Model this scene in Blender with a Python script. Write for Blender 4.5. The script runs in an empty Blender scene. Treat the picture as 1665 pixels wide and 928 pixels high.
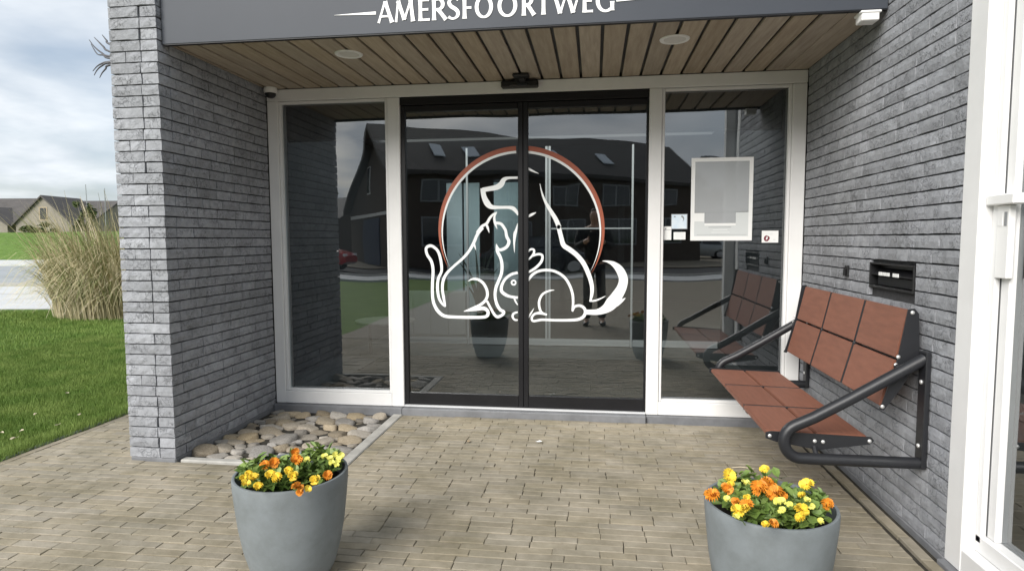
import bpy, bmesh, math, random
import numpy as np
from mathutils import Vector, Matrix
R = math.radians
random.seed(7); rng = np.random.default_rng(7)
SC = bpy.context.scene
COL = SC.collection

# ------------------------------------------------------------------ camera
FPX, YAW, PIT, ROL, CAMY, CAMZ = 1002.716, .132794, .075334, -.003728, -4.47766, 1.32
cam = bpy.data.objects.new('camera', bpy.data.cameras.new('camera')); COL.objects.link(cam)
cam.data.sensor_fit = 'HORIZONTAL'; cam.data.sensor_width = 36; cam.data.lens = FPX / 1665 * 36
cam.data.clip_start = .02; cam.data.clip_end = 3000
cam.matrix_world = Matrix.Translation((0, CAMY, CAMZ)) @ Matrix.Rotation(YAW, 4, 'Z') @ Matrix.Rotation(math.pi/2 - PIT, 4, 'X') @ Matrix.Rotation(ROL, 4, 'Z')
SC.camera = cam

# ------------------------------------------------------------------ world, sun, exposure
SUN_EL, SUN_AZ = 33.0, 207.0          # azimuth of the sun, measured from +Y clockwise (south-west of the door)
world = bpy.data.worlds.new('World'); SC.world = world; world.use_nodes = True
wt = world.node_tree; wt.nodes.clear()
def wn(t, **k):
    n = wt.nodes.new(t)
    for a, b in k.items(): setattr(n, a, b)
    return n
def wl(a, b): wt.links.new(a, b)
sky = wn('ShaderNodeTexSky', sky_type='NISHITA'); sky.sun_disc = False
sky.sun_elevation = R(SUN_EL); sky.sun_rotation = R(SUN_AZ); sky.dust_density = 2.0; sky.air_density = 1.0; sky.ozone_density = 1.5
tc = wn('ShaderNodeTexCoord'); sep = wn('ShaderNodeSeparateXYZ'); wl(tc.outputs['Generated'], sep.inputs[0])
zz = wn('ShaderNodeMath', operation='MAXIMUM'); zz.inputs[1].default_value = 0; wl(sep.outputs['Z'], zz.inputs[0])
za = wn('ShaderNodeMath', operation='ADD'); za.inputs[1].default_value = .22; wl(zz.outputs[0], za.inputs[0])
dx = wn('ShaderNodeMath', operation='DIVIDE'); wl(sep.outputs['X'], dx.inputs[0]); wl(za.outputs[0], dx.inputs[1])
dy = wn('ShaderNodeMath', operation='DIVIDE'); wl(sep.outputs['Y'], dy.inputs[0]); wl(za.outputs[0], dy.inputs[1])
cmb = wn('ShaderNodeCombineXYZ'); wl(dx.outputs[0], cmb.inputs[0]); wl(dy.outputs[0], cmb.inputs[1])
n1 = wn('ShaderNodeTexNoise'); n1.inputs['Scale'].default_value = 1.3; n1.inputs['Detail'].default_value = 5; n1.inputs['Roughness'].default_value = .5; n1.inputs['Distortion'].default_value = .25
wl(cmb.outputs[0], n1.inputs['Vector'])
n2 = wn('ShaderNodeTexNoise'); n2.inputs['Scale'].default_value = 2.6; n2.inputs['Detail'].default_value = 5; n2.inputs['Roughness'].default_value = .52
mp = wn('ShaderNodeMapping'); mp.inputs['Location'].default_value = (4.2, 1.7, 0); wl(cmb.outputs[0], mp.inputs[0]); wl(mp.outputs[0], n2.inputs['Vector'])
cov = wn('ShaderNodeValToRGB'); cov.color_ramp.elements[0].position = .36; cov.color_ramp.elements[1].position = .56
cov.color_ramp.elements[0].color = (.42, .42, .42, 1)
wl(n1.outputs['Fac'], cov.inputs[0])
shd = wn('ShaderNodeValToRGB'); shd.color_ramp.elements[0].position = .34; shd.color_ramp.elements[1].position = .66
shd.color_ramp.elements[0].color = (4.9, 5.4, 5.95, 1); shd.color_ramp.elements[1].color = (7.1, 7.4, 7.7, 1)
wl(n2.outputs['Fac'], shd.inputs[0])
mxw = wn('ShaderNodeMixRGB'); wl(cov.outputs[0], mxw.inputs[0]); wl(sky.outputs[0], mxw.inputs[1]); wl(shd.outputs[0], mxw.inputs[2])
bg = wn('ShaderNodeBackground'); bg.inputs['Strength'].default_value = .1; wl(mxw.outputs[0], bg.inputs['Color'])
wo = wn('ShaderNodeOutputWorld'); wl(bg.outputs[0], wo.inputs['Surface'])

sun = bpy.data.objects.new('sun', bpy.data.lights.new('sun', 'SUN')); COL.objects.link(sun)
sun.data.energy = 3.2; sun.data.angle = R(38); sun.data.color = (1, .965, .915)
sd = Vector((math.sin(R(SUN_AZ))*math.cos(R(SUN_EL)), math.cos(R(SUN_AZ))*math.cos(R(SUN_EL)), math.sin(R(SUN_EL))))
sun.rotation_euler = (-sd).to_track_quat('-Z', 'Y').to_euler()
sun.location = (-6, -8, 12)
SC.view_settings.view_transform = 'Standard'; SC.view_settings.look = 'None'; SC.view_settings.gamma = 1; SC.view_settings.use_curve_mapping = False
SC.view_settings.exposure = .56
SC.render.engine = 'CYCLES'
SC.cycles.max_bounces = 8; SC.cycles.glossy_bounces = 5; SC.cycles.transparent_max_bounces = 12
SC.cycles.use_denoising = True

# ------------------------------------------------------------------ pixel -> place helpers
def ray(x, y):
    u, v = x - 832.5, y - 464.0
    c, s = math.cos(ROL), math.sin(ROL); u, v = c*u + s*v, -s*u + c*v
    d = [u/FPX, 1.0, -v/FPX]
    c, s = math.cos(PIT), math.sin(PIT); d[1], d[2] = c*d[1] + s*d[2], -s*d[1] + c*d[2]
    c, s = math.cos(YAW), math.sin(YAW)
    return Vector((c*d[0] - s*d[1], s*d[0] + c*d[1], d[2]))
CAM = Vector((0, CAMY, CAMZ))
def on(ax, val, x, y):
    d = ray(x, y); return CAM + d * ((val - CAM[ax]) / d[ax])
FWD = Vector((-math.sin(YAW), math.cos(YAW), 0)); RGT = Vector((math.cos(YAW), math.sin(YAW), 0))
def at(x, y, dist):                     # point on the pixel's ray at a horizontal distance along the view axis
    d = ray(x, y); return CAM + d * (dist / d.dot(FWD))

# ------------------------------------------------------------------ materials
def mat(name, col, rough=.6, metal=0, var=.0, nscale=6, bump=0, bscale=60, objvar=0, col2=None, spec=.5, bdetail=6, coords='Object', stretch=None, objhue=0, bdist=.01, coat=0):
    m = bpy.data.materials.new(name); m.use_nodes = True
    t = m.node_tree; b = t.nodes['Principled BSDF']
    b.inputs['Roughness'].default_value = rough; b.inputs['Metallic'].default_value = metal
    b.inputs['Specular IOR Level'].default_value = spec
    if coat: b.inputs['Coat Weight'].default_value = coat
    tcn = t.nodes.new('ShaderNodeTexCoord'); vec = tcn.outputs[coords]
    if objvar or objhue:
        oi = t.nodes.new('ShaderNodeObjectInfo')
        vm = t.nodes.new('ShaderNodeVectorMath'); vm.operation = 'ADD'
        sc = t.nodes.new('ShaderNodeVectorMath'); sc.operation = 'SCALE'; sc.inputs[0].default_value = (37, 53, 71)
        t.links.new(oi.outputs['Random'], sc.inputs['Scale']); t.links.new(vec, vm.inputs[0]); t.links.new(sc.outputs[0], vm.inputs[1]); vec = vm.outputs[0]
    if stretch:
        mpn = t.nodes.new('ShaderNodeMapping'); mpn.inputs['Scale'].default_value = stretch; t.links.new(vec, mpn.inputs[0]); vec = mpn.outputs[0]
    last = None
    c1 = tuple(col) + (1,)
    if var or col2:
        n = t.nodes.new('ShaderNodeTexNoise'); n.inputs['Scale'].default_value = nscale; n.inputs['Detail'].default_value = 6; n.inputs['Roughness'].default_value = .62
        t.links.new(vec, n.inputs['Vector'])
        rp = t.nodes.new('ShaderNodeValToRGB'); rp.color_ramp.elements[0].position = .3; rp.color_ramp.elements[1].position = .7
        rp.color_ramp.elements[0].color = c1 if col2 else tuple(c*(1-var) for c in col) + (1,)
        rp.color_ramp.elements[1].color = tuple(col2) + (1,) if col2 else tuple(min(1, c*(1+var)) for c in col) + (1,)
        t.links.new(n.outputs['Fac'], rp.inputs[0]); last = rp.outputs[0]
    if objvar or objhue:
        hs = t.nodes.new('ShaderNodeHueSaturation')
        mr = t.nodes.new('ShaderNodeMapRange'); mr.inputs[3].default_value = 1-objvar; mr.inputs[4].default_value = 1+objvar
        t.links.new(oi.outputs['Random'], mr.inputs[0]); t.links.new(mr.outputs[0], hs.inputs['Value'])
        if objhue:
            wn2 = t.nodes.new('ShaderNodeTexWhiteNoise'); wn2.noise_dimensions = '1D'; t.links.new(oi.outputs['Random'], wn2.inputs['W'])
            m2 = t.nodes.new('ShaderNodeMapRange'); m2.inputs[3].default_value = 1-objhue; m2.inputs[4].default_value = 1+objhue
            t.links.new(wn2.outputs['Value'], m2.inputs[0]); t.links.new(m2.outputs[0], hs.inputs['Saturation'])
        if last: t.links.new(last, hs.inputs['Color'])
        else: hs.inputs['Color'].default_value = c1
        last = hs.outputs[0]
    if last: t.links.new(last, b.inputs['Base Color'])
    else: b.inputs['Base Color'].default_value = c1
    if bump:
        n = t.nodes.new('ShaderNodeTexNoise'); n.inputs['Scale'].default_value = bscale; n.inputs['Detail'].default_value = bdetail; n.inputs['Roughness'].default_value = .65
        t.links.new(vec, n.inputs['Vector'])
        bp = t.nodes.new('ShaderNodeBump'); bp.inputs['Strength'].default_value = bump; bp.inputs['Distance'].default_value = bdist
        t.links.new(n.outputs['Fac'], bp.inputs['Height']); t.links.new(bp.outputs[0], b.inputs['Normal'])
    return m

def brick_mat(name, base):
    """grey painted split-face brick: mottled, finely cracked, rough"""
    m = mat(name, base, .85, var=.16, nscale=26, objvar=.12, spec=.25)
    t = m.node_tree; b = t.nodes['Principled BSDF']
    vec = [n for n in t.nodes if n.type == 'VECT_MATH' and n.operation == 'ADD'][0].outputs[0]
    dn = t.nodes.new('ShaderNodeTexNoise'); dn.inputs['Scale'].default_value = 22; dn.inputs['Detail'].default_value = 4; t.links.new(vec, dn.inputs['Vector'])
    mxv = t.nodes.new('ShaderNodeMixRGB'); mxv.inputs[0].default_value = .09; t.links.new(vec, mxv.inputs[1]); t.links.new(dn.outputs['Color'], mxv.inputs[2])
    vo = t.nodes.new('ShaderNodeTexVoronoi'); vo.feature = 'DISTANCE_TO_EDGE'; vo.inputs['Scale'].default_value = 30; t.links.new(mxv.outputs[0], vo.inputs['Vector'])
    rp = t.nodes.new('ShaderNodeValToRGB'); rp.color_ramp.elements[0].position = .0; rp.color_ramp.elements[1].position = .055; rp.color_ramp.elements[0].color = (.45, .45, .45, 1)
    t.links.new(vo.outputs['Distance'], rp.inputs[0])
    # cracks only in patches
    pn = t.nodes.new('ShaderNodeTexNoise'); pn.inputs['Scale'].default_value = 9; t.links.new(vec, pn.inputs['Vector'])
    pr = t.nodes.new('ShaderNodeValToRGB'); pr.color_ramp.elements[0].position = .42; pr.color_ramp.elements[1].position = .58; t.links.new(pn.outputs['Fac'], pr.inputs[0])
    mk = t.nodes.new('ShaderNodeMixRGB'); mk.inputs[1].default_value = (1, 1, 1, 1); t.links.new(pr.outputs[0], mk.inputs[0]); t.links.new(rp.outputs[0], mk.inputs[2])
    mu = t.nodes.new('ShaderNodeMixRGB'); mu.blend_type = 'MULTIPLY'; mu.inputs[0].default_value = 1
    src = b.inputs['Base Color'].links[0].from_socket
    t.links.new(src, mu.inputs[1]); t.links.new(mk.outputs[0], mu.inputs[2]); t.links.new(mu.outputs[0], b.inputs['Base Color'])
    bn = t.nodes.new('ShaderNodeTexNoise'); bn.inputs['Scale'].default_value = 70; bn.inputs['Detail'].default_value = 8; bn.inputs['Roughness'].default_value = .7; t.links.new(vec, bn.inputs['Vector'])
    ad = t.nodes.new('ShaderNodeMath'); ad.operation = 'MULTIPLY'; t.links.new(bn.outputs['Fac'], ad.inputs[0]); t.links.new(mk.outputs[0], ad.inputs[1])
    bp = t.nodes.new('ShaderNodeBump'); bp.inputs['Strength'].default_value = .9; bp.inputs['Distance'].default_value = .008
    t.links.new(ad.outputs[0], bp.inputs['Height']); t.links.new(bp.outputs[0], b.inputs['Normal'])
    return m

def glass_mat(name, tint, refl, wav=.0):
    m = bpy.data.materials.new(name); m.use_nodes = True; t = m.node_tree; t.nodes.clear()
    o = t.nodes.new('ShaderNodeOutputMaterial'); mx = t.nodes.new('ShaderNodeMixShader')
    tr = t.nodes.new('ShaderNodeBsdfTransparent'); tr.inputs[0].default_value = tuple(tint) + (1,)
    gl = t.nodes.new('ShaderNodeBsdfGlossy'); gl.inputs['Roughness'].default_value = 0; gl.inputs['Color'].default_value = (.95, .98, 1, 1)
    fr = t.nodes.new('ShaderNodeFresnel'); fr.inputs['IOR'].default_value = 1.5
    ad = t.nodes.new('ShaderNodeMath'); ad.operation = 'ADD'; ad.use_clamp = True; ad.inputs[1].default_value = refl - .04
    t.links.new(fr.outputs[0], ad.inputs[0]); t.links.new(ad.outputs[0], mx.inputs[0])
    t.links.new(tr.outputs[0], mx.inputs[1]); t.links.new(gl.outputs[0], mx.inputs[2]); t.links.new(mx.outputs[0], o.inputs[0])
    if wav:
        tcn = t.nodes.new('ShaderNodeTexCoord'); n = t.nodes.new('ShaderNodeTexNoise'); n.inputs['Scale'].default_value = 1.6; n.inputs['Detail'].default_value = 1
        t.links.new(tcn.outputs['Object'], n.inputs['Vector'])
        bp = t.nodes.new('ShaderNodeBump'); bp.inputs['Strength'].default_value = 1; bp.inputs['Distance'].default_value = wav
        t.links.new(n.outputs['Fac'], bp.inputs['Height']); t.links.new(bp.outputs[0], gl.inputs['Normal'])
    return m

M = {}
M['brick'] = brick_mat('grey_split_brick', (.315, .325, .346))
M['mortar'] = mat('dark_mortar', (.042, .042, .044), .95, var=.3, nscale=40)
M['paver'] = mat('clay_paver', (.255, .226, .174), .85, col2=(.335, .30, .238), nscale=14, bump=.5, bscale=90, objvar=.06, objhue=.12, spec=.25, bdist=.003)
M['paver_bed'] = mat('sand_joint', (.035, .031, .023), .95, var=.4, nscale=25, bump=.4, bscale=80)
M['concrete'] = mat('kerb_concrete', (.40, .39, .36), .9, var=.2, nscale=8, bump=.4, bscale=90, spec=.2)
M['sill'] = mat('blue_stone_sill', (.17, .175, .185), .6, var=.2, nscale=9, bump=.2, bscale=60)
M['white_frame'] = mat('white_lacquered_wood', (.75, .75, .745), .42, var=.045, nscale=4, spec=.35)
M['white_plastic'] = mat('white_plastic', (.78, .78, .77), .35)
M['black_alu'] = mat('black_aluminium', (.010, .010, .0115), .42, var=.2, nscale=5, spec=.3)
M['black_plastic'] = mat('black_plastic', (.012, .012, .013), .4)
M['fascia'] = mat('grey_fascia_panel', (.050, .057, .070), .5, spec=.3, var=.06, nscale=1.5, bump=.03, bscale=6)
M['letter'] = mat('white_letter', (.86, .86, .86), .4)
M['board'] = mat('cedar_board', (.30, .248, .188), .7, col2=(.43, .367, .288), nscale=5, objvar=.12, objhue=.15, bump=.25, bscale=30, stretch=(9, .7, 3), spec=.3, bdist=.004)
M['glass'] = glass_mat('door_glass', (.74, .78, .77), .185, .0025)
M['glass_window'] = glass_mat('window_glass', (.72, .76, .76), .20, .0025)
M['inner_glass'] = glass_mat('inner_glass', (.8, .85, .85), .06)
M['decal_white'] = mat('white_vinyl', (.84, .86, .86), .5)
M['decal_red'] = mat('terracotta_vinyl', (.34, .085, .04), .5)
M['seat'] = mat('red_brown_composite', (.205, .086, .055), .55, var=.14, nscale=6, objvar=.06, bump=.25, bscale=18, stretch=(14, 1.2, 6), spec=.35, bdist=.003)
M['bench_steel'] = mat('black_powder_coat', (.016, .017, .02), .42, bump=.15, bscale=400, bdist=.001)
M['bolt'] = mat('zinc_bolt', (.75, .75, .74), .3, .6)
M['pot'] = mat('grey_stoneware', (.185, .207, .218), .55, var=.09, nscale=3.5, bump=.12, bscale=24, spec=.35)
M['soil'] = mat('potting_soil', (.02, .015, .01), .95, bump=1, bscale=60)
M['stone'] = mat('river_stone', (.27, .23, .175), .8, col2=(.50, .445, .365), nscale=9, objvar=.38, objhue=.6, bump=.7, bscale=28, spec=.3, bdist=.012)
M['leaf'] = mat('pansy_leaf', (.065, .13, .025), .5, col2=(.22, .30, .07), nscale=14, spec=.4)
M['petal_yellow'] = mat('yellow_petal', (.66, .42, .02), .6, col2=(.80, .63, .06), nscale=2.5)
M['petal_orange'] = mat('orange_petal', (.58, .16, .012), .6, col2=(.78, .36, .03), nscale=2.5)
M['petal_pale'] = mat('pale_yellow_petal', (.62, .60, .08), .6, col2=(.75, .74, .2), nscale=40)
M['petal_centre'] = mat('flower_centre', (.25, .10, .01), .7)
M['grass'] = mat('lawn_grass', (.085, .155, .025), .8, col2=(.14, .23, .045), nscale=2.2, bump=1, bscale=35, spec=.2, bdist=.03)
M['blade'] = mat('grass_blade', (.085, .165, .024), .6, col2=(.22, .295, .075), nscale=2.6, spec=.25)
M['reed'] = mat('dry_reed', (.38, .32, .18), .75, col2=(.58, .52, .34), nscale=5, spec=.2)
M['reed_green'] = mat('green_reed', (.16, .20, .07), .7, col2=(.32, .34, .16), nscale=5, spec=.2)
M['plume'] = mat('pale_plume', (.62, .54, .40), .9)
M['asphalt'] = mat('asphalt', (.06, .06, .062), .9, var=.2, nscale=3, bump=.3, bscale=60)
M['pale_road'] = mat('pale_road', (.30, .32, .335), .75, var=.12, nscale=.6, bump=.2, bscale=30)
M['slab'] = mat('pale_concrete_slab', (.52, .53, .53), .8, var=.1, nscale=1.2)
M['roof'] = mat('dark_roof_tile', (.060, .055, .052), .75, var=.2, nscale=1.5)
M['roof_grey'] = mat('grey_roof_tile', (.075, .068, .064), .75, var=.2, nscale=1)
M['beige_brick'] = mat('beige_brick', (.25, .225, .19), .85, var=.12, nscale=4)
M['dark_brick'] = mat('dark_brown_brick', (.075, .058, .047), .85, var=.2, nscale=5)
M['house_white'] = mat('white_trim', (.72, .72, .70), .5)
M['house_glass'] = mat('house_window_glass', (.02, .024, .028), .06, spec=.9)
M['blue_door'] = mat('blue_garage_door', (.02, .035, .08), .5)
M['skylight'] = mat('skylight_painted_sky', (.55, .6, .65), .1)  # the sky's reflection is put into this pale base colour
M['tyre'] = mat('tyre_rubber', (.012, .012, .012), .8)
M['rim'] = mat('alloy_rim', (.45, .45, .46), .35, .8)
M['car_red'] = mat('red_car_paint', (.42, .015, .02), .25, coat=.6)
M['car_dark'] = mat('dark_car_paint', (.018, .022, .03), .25, coat=.6)
M['car_silver'] = mat('silver_car_paint', (.38, .40, .41), .3, .5, coat=.5)
M['headlamp'] = mat('headlamp_lens', (.75, .77, .78), .1)
M['taillamp'] = mat('taillamp_lens', (.35, .01, .01), .15)
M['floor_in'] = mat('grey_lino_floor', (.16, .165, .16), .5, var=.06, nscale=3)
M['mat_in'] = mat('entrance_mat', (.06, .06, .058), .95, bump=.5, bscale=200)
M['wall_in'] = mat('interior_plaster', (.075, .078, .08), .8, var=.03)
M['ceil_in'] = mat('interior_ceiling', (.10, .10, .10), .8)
M['curtain'] = mat('pale_blue_panel', (.55, .68, .74), .7, var=.08, nscale=3)
M['cabinet'] = mat('white_cabinet', (.62, .63, .62), .5)
M['alu'] = mat('silver_aluminium', (.62, .63, .64), .5)
M['dark_leaf'] = mat('dark_strap_leaf', (.02, .035, .02), .5)
M['dark_pot'] = mat('charcoal_pot', (.03, .03, .032), .5)
M['table_wood'] = mat('pale_table_wood', (.58, .54, .48), .5, var=.12, nscale=8)
M['wood_in'] = mat('pale_wood', (.42, .33, .22), .6)
M['galv'] = mat('galvanised_steel', (.32, .33, .34), .5, .7)
M['prong'] = mat('weathered_metal', (.10, .10, .11), .6, .3)
M['jacket'] = mat('black_jacket', (.012, .012, .014), .8)
M['trousers'] = mat('dark_trousers', (.02, .022, .03), .85)
M['skin'] = mat('skin', (.50, .31, .22), .55)
M['hair'] = mat('brown_hair', (.05, .03, .018), .6)
M['paper'] = mat('white_paper', (.80, .81, .80), .6)
M['paper_grey'] = mat('pale_grey_paper', (.60, .63, .63), .6)
M['paper_blue'] = mat('pale_blue_paper', (.55, .68, .80), .6, col2=(.75, .82, .86), nscale=20)
M['ink'] = mat('grey_ink', (.25, .26, .27), .7)
M['maroon'] = mat('maroon_ink', (.16, .012, .03), .6)
M['crown'] = mat('tree_foliage', (.05, .075, .02), .7, col2=(.10, .13, .04), nscale=3)
M['bark'] = mat('tree_bark', (.09, .07, .05), .9, var=.3, nscale=8)
M['led'] = mat('frosted_lens', (.62, .61, .58), .5)

# ------------------------------------------------------------------ mesh helpers
class MB:
    def __init__(s): s.v = []; s.f = []
    def add(s, verts, faces):
        o = len(s.v); s.v += [tuple(p) for p in verts]; s.f += [tuple(i + o for i in f) for f in faces]; return s
    def box(s, a, b, mtx=None):
        x0, y0, z0 = a; x1, y1, z1 = b
        V = [Vector(p) for p in ((x0,y0,z0),(x1,y0,z0),(x1,y1,z0),(x0,y1,z0),(x0,y0,z1),(x1,y0,z1),(x1,y1,z1),(x0,y1,z1))]
        if mtx: V = [mtx @ p for p in V]
        return s.add(V, [(0,3,2,1),(4,5,6,7),(0,1,5,4),(1,2,6,5),(2,3,7,6),(3,0,4,7)])
    def bbox(s, a, b, bev=.004, seg=1, mtx=None):
        bm = bmesh.new(); bmesh.ops.create_cube(bm, size=1)
        c = [(a[i]+b[i])/2 for i in range(3)]; d = [abs(b[i]-a[i]) for i in range(3)]
        for v in bm.verts: v.co = Vector((c[0]+v.co.x*d[0], c[1]+v.co.y*d[1], c[2]+v.co.z*d[2]))
        bmesh.ops.bevel(bm, geom=bm.edges[:], offset=min(bev, min(d)*.45), segments=seg, affect='EDGES', profile=.5)
        if mtx: bmesh.ops.transform(bm, matrix=mtx, verts=bm.verts)
        bm.verts.index_update(); s.add([v.co.copy() for v in bm.verts], [[v.index for v in f.verts] for f in bm.faces]); bm.free(); return s
    def prism(s, pts, ext):
        """polygon pts (3D, planar) extruded by vector ext"""
        n = len(pts); e = Vector(ext); P = [Vector(p) for p in pts]
        return s.add(P + [p + e for p in P], [tuple(range(n-1, -1, -1)), tuple(range(n, 2*n))] + [(i, (i+1) % n, (i+1) % n + n, i+n) for i in range(n)])
    def lathe(s, prof, c=(0,0,0), seg=48, mtx=None):
        V = []
        for r, z in prof:
            for k in range(seg):
                a = 2*math.pi*k/seg; V.append(Vector((c[0]+r*math.cos(a), c[1]+r*math.sin(a), c[2]+z)))
        if mtx: V = [mtx @ p for p in V]
        F = []
        for i in range(len(prof)-1):
            for k in range(seg):
                k2 = (k+1) % seg; F.append((i*seg+k, i*seg+k2, (i+1)*seg+k2, (i+1)*seg+k))
        F.append(tuple(range(seg-1, -1, -1))); F.append(tuple((len(prof)-1)*seg + k for k in range(seg)))
        return s.add(V, F)
    def tube(s, pts, rad, seg=12, cap=True):
        P = [Vector(p) for p in pts]; n = len(P)
        rs = rad if isinstance(rad, (list, tuple)) else [rad]*n
        V = []; up = None
        for i in range(n):
            t = (P[min(i+1, n-1)] - P[max(i-1, 0)]).normalized()
            if up is None:
                up = Vector((0,0,1)) if abs(t.z) < .9 else Vector((1,0,0))
            x = t.cross(up).normalized(); up = x.cross(t).normalized()
            for k in range(seg):
                a = 2*math.pi*k/seg; V.append(P[i] + (x*math.cos(a) + up*math.sin(a))*rs[i])
        F = [(i*seg+k, i*seg+(k+1) % seg, (i+1)*seg+(k+1) % seg, (i+1)*seg+k) for i in range(n-1) for k in range(seg)]
        if cap: F += [tuple(range(seg-1, -1, -1)), tuple((n-1)*seg+k for k in range(seg))]
        return s.add(V, F)
    def build(s, name, material, parent=None, smooth=False, inv=None):
        me = bpy.data.meshes.new(name); me.from_pydata([tuple(p) for p in s.v], [], s.f); me.update()
        bm = bmesh.new(); bm.from_mesh(me); bmesh.ops.recalc_face_normals(bm, faces=bm.faces[:]); bm.to_mesh(me); bm.free()
        if smooth:
            me.polygons.foreach_set('use_smooth', [True]*len(me.polygons))
            if smooth == 'auto': me.set_sharp_from_angle(angle=R(40))
        return link(name, me, material, parent)
def link(name, me, material, parent=None):
    o = bpy.data.objects.new(name, me); COL.objects.link(o)
    mm = M[material] if isinstance(material, str) else material
    if mm and not me.materials: me.materials.append(mm)
    if parent: o.parent = parent; o.matrix_parent_inverse = parent.matrix_basis.inverted()
    return o
def tag(o, label, cat, group=None, kind=None):
    o['label'] = label; o['category'] = cat
    if group: o['group'] = group
    if kind: o['kind'] = kind
    return o
def thing(name, label, cat, loc=(0,0,0), group=None):
    o = bpy.data.objects.new(name, None); COL.objects.link(o); o.location = loc; o.empty_display_size = .1
    return tag(o, label, cat, group)
def struct(o): o['kind'] = 'structure'; return o
def one(name, material, parent, fn, *a, smooth=False, **k):
    m = MB(); getattr(m, fn)(*a, **k); return m.build(name, material, parent, smooth)
def bx(name, material, parent, a, b, bev=0): return one(name, material, parent, 'bbox', a, b, bev) if bev else one(name, material, parent, 'box', a, b)
def pane(name, material, parent, a, b):
    """one sheet of glass through the middle of the box a-b"""
    d = [abs(b[i]-a[i]) for i in range(3)]; k = d.index(min(d)); c = (a[k]+b[k])/2; i, j = [q for q in range(3) if q != k]
    V = []
    for u, v in ((a[i], a[j]), (b[i], a[j]), (b[i], b[j]), (a[i], b[j])):
        p = [0, 0, 0]; p[k] = c; p[i] = u; p[j] = v; V.append(p)
    m = MB(); m.add(V, [(0, 1, 2, 3)]); return m.build(name, material, parent)
def catmull(P, n=6):
    P = [np.array(p, float) for p in P]; out = []
    for i in range(len(P)-1):
        p0 = P[max(i-1, 0)]; p1 = P[i]; p2 = P[i+1]; p3 = P[min(i+2, len(P)-1)]
        for k in range(n):
            t = k/n; out.append(.5*((2*p1)+(-p0+p2)*t+(2*p0-5*p1+4*p2-p3)*t*t+(-p0+3*p1-3*p2+p3)*t**3))
    out.append(P[-1]); return out
def ribbon(mb, P, y, th=.0016, smooth=True):
    """flat ribbon in the plane Y=y; P = (x, z, width)"""
    Q = catmull(P) if smooth and len(P) > 2 else [np.array(p, float) for p in P]
    V = []
    for i, q in enumerate(Q):
        t = Q[min(i+1, len(Q)-1)][:2] - Q[max(i-1, 0)][:2]; L = np.hypot(*t)
        t = t/L if L > 1e-9 else np.array([1., 0]); nrm = np.array([-t[1], t[0]]); w = max(q[2], .0006)/2
        a = q[:2]+nrm*w; b = q[:2]-nrm*w
        V += [(a[0], y, a[1]), (b[0], y, b[1]), (b[0], y+th, b[1]), (a[0], y+th, a[1])]
    F = []
    for i in range(len(Q)-1):
        o = 4*i
        F += [(o+j, o+(j+1) % 4, o+4+(j+1) % 4, o+4+j) for j in range(4)]
    F += [(0,1,2,3), tuple(4*(len(Q)-1)+j for j in (3,2,1,0))]
    mb.add(V, F)

# ------------------------------------------------------------------ main dimensions
XL, XR, ZT, ZB = -2.472, 1.425, 2.451, .047       # facade between the two brick walls
YP, WP, YF, YR = 1.178, .300, 1.140, 1.836        # pillar front, pillar width, fascia, end of bench wall
LAWN_X = -3.56

# ------------------------------------------------------------------ ground and setting
g = MB(); g.box((-700, -500, -.6), (600, 900, -.03)); lawn = struct(g.build('lawn', 'grass'))
gb = bx('paving_bed', 'paver_bed', None, (LAWN_X+.05, -3.3, -.25), (XR-.002, 3.2, -.016)); struct(gb)

# pavers: rows run along X. The ones that show largest are objects, the rest one joined part.
paving = thing('brick_paving', 'beige clay brick paving laid in rows before the glass entrance', 'paving'); paving['kind'] = 'structure'
def paver_mesh(L, seed, W=.0488, H=.05):
    r = random.Random(seed); bm = bmesh.new(); bmesh.ops.create_cube(bm, size=1)
    for v in bm.verts:
        v.co = Vector((v.co.x*L, v.co.y*W, -H/2 + v.co.z*H))
        if v.co.z > -.01: v.co += Vector((r.uniform(-.0016, .0016), r.uniform(-.0012, .0012), r.uniform(-.0012, .0008)))
    top = [e for e in bm.edges if all(v.co.z > -.01 for v in e.verts)]
    bmesh.ops.bevel(bm, geom=top, offset=.002, segments=1, affect='EDGES')
    bot = [f for f in bm.faces if f.normal.z < -.9]
    bmesh.ops.delete(bm, geom=bot, context='FACES_ONLY')
    me = bpy.data.meshes.new('paver'); bm.to_mesh(me); bm.free(); me.materials.append(M['paver']); return me
PV = {L: [paver_mesh(L, int(L*1000)+k) for k in range(5)] for L in (.197, .0965, .148)}
spots = []
STONE_X1 = -1.422; STONE_Y = -1.16
def paver_run(x0, x1, y, off):
    x = x0; first = True; wob = random.uniform(-.0015, .0015)
    while x < x1 - .02:
        r = random.random(); L = .0965 if r < .04 else (.148 if r < .07 else .197)
        if first and off: L = .0965
        first = False
        if x1 - (x + L) < .035: L = x1 - x
        spots.append((x + L/2, y + wob + random.uniform(-.001, .001), L, 0)); x += L + random.uniform(.002, .004)
ry = -.083; row = 0
XE = XR - .112
while ry > -3.25:
    o_ = row % 2
    if ry > STONE_Y - .03: paver_run(LAWN_X+.095, XL-WP+.02, ry, o_); paver_run(STONE_X1, XE, ry, o_)
    else: paver_run(LAWN_X+.095, XE, ry, o_)
    ry -= .0535; row += 1
ry = -.083 + .0535
while ry < 3.1: paver_run(LAWN_X+.095, XL-WP-.02, ry, row % 2); ry += .0535; row += 1
ry = -.12
while ry > -3.2:                                   # soldier course along the bench wall
    spots.append((XR - .058, ry, .197, 1)); ry -= .2015
ry = 3.0
while ry > -3.2:                                   # edging row along the lawn
    spots.append((LAWN_X + .065, ry, .197, 1)); ry -= .2015
def view_px(p):
    d = Vector(p) - CAM
    f = d.dot(FWD); return f
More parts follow.
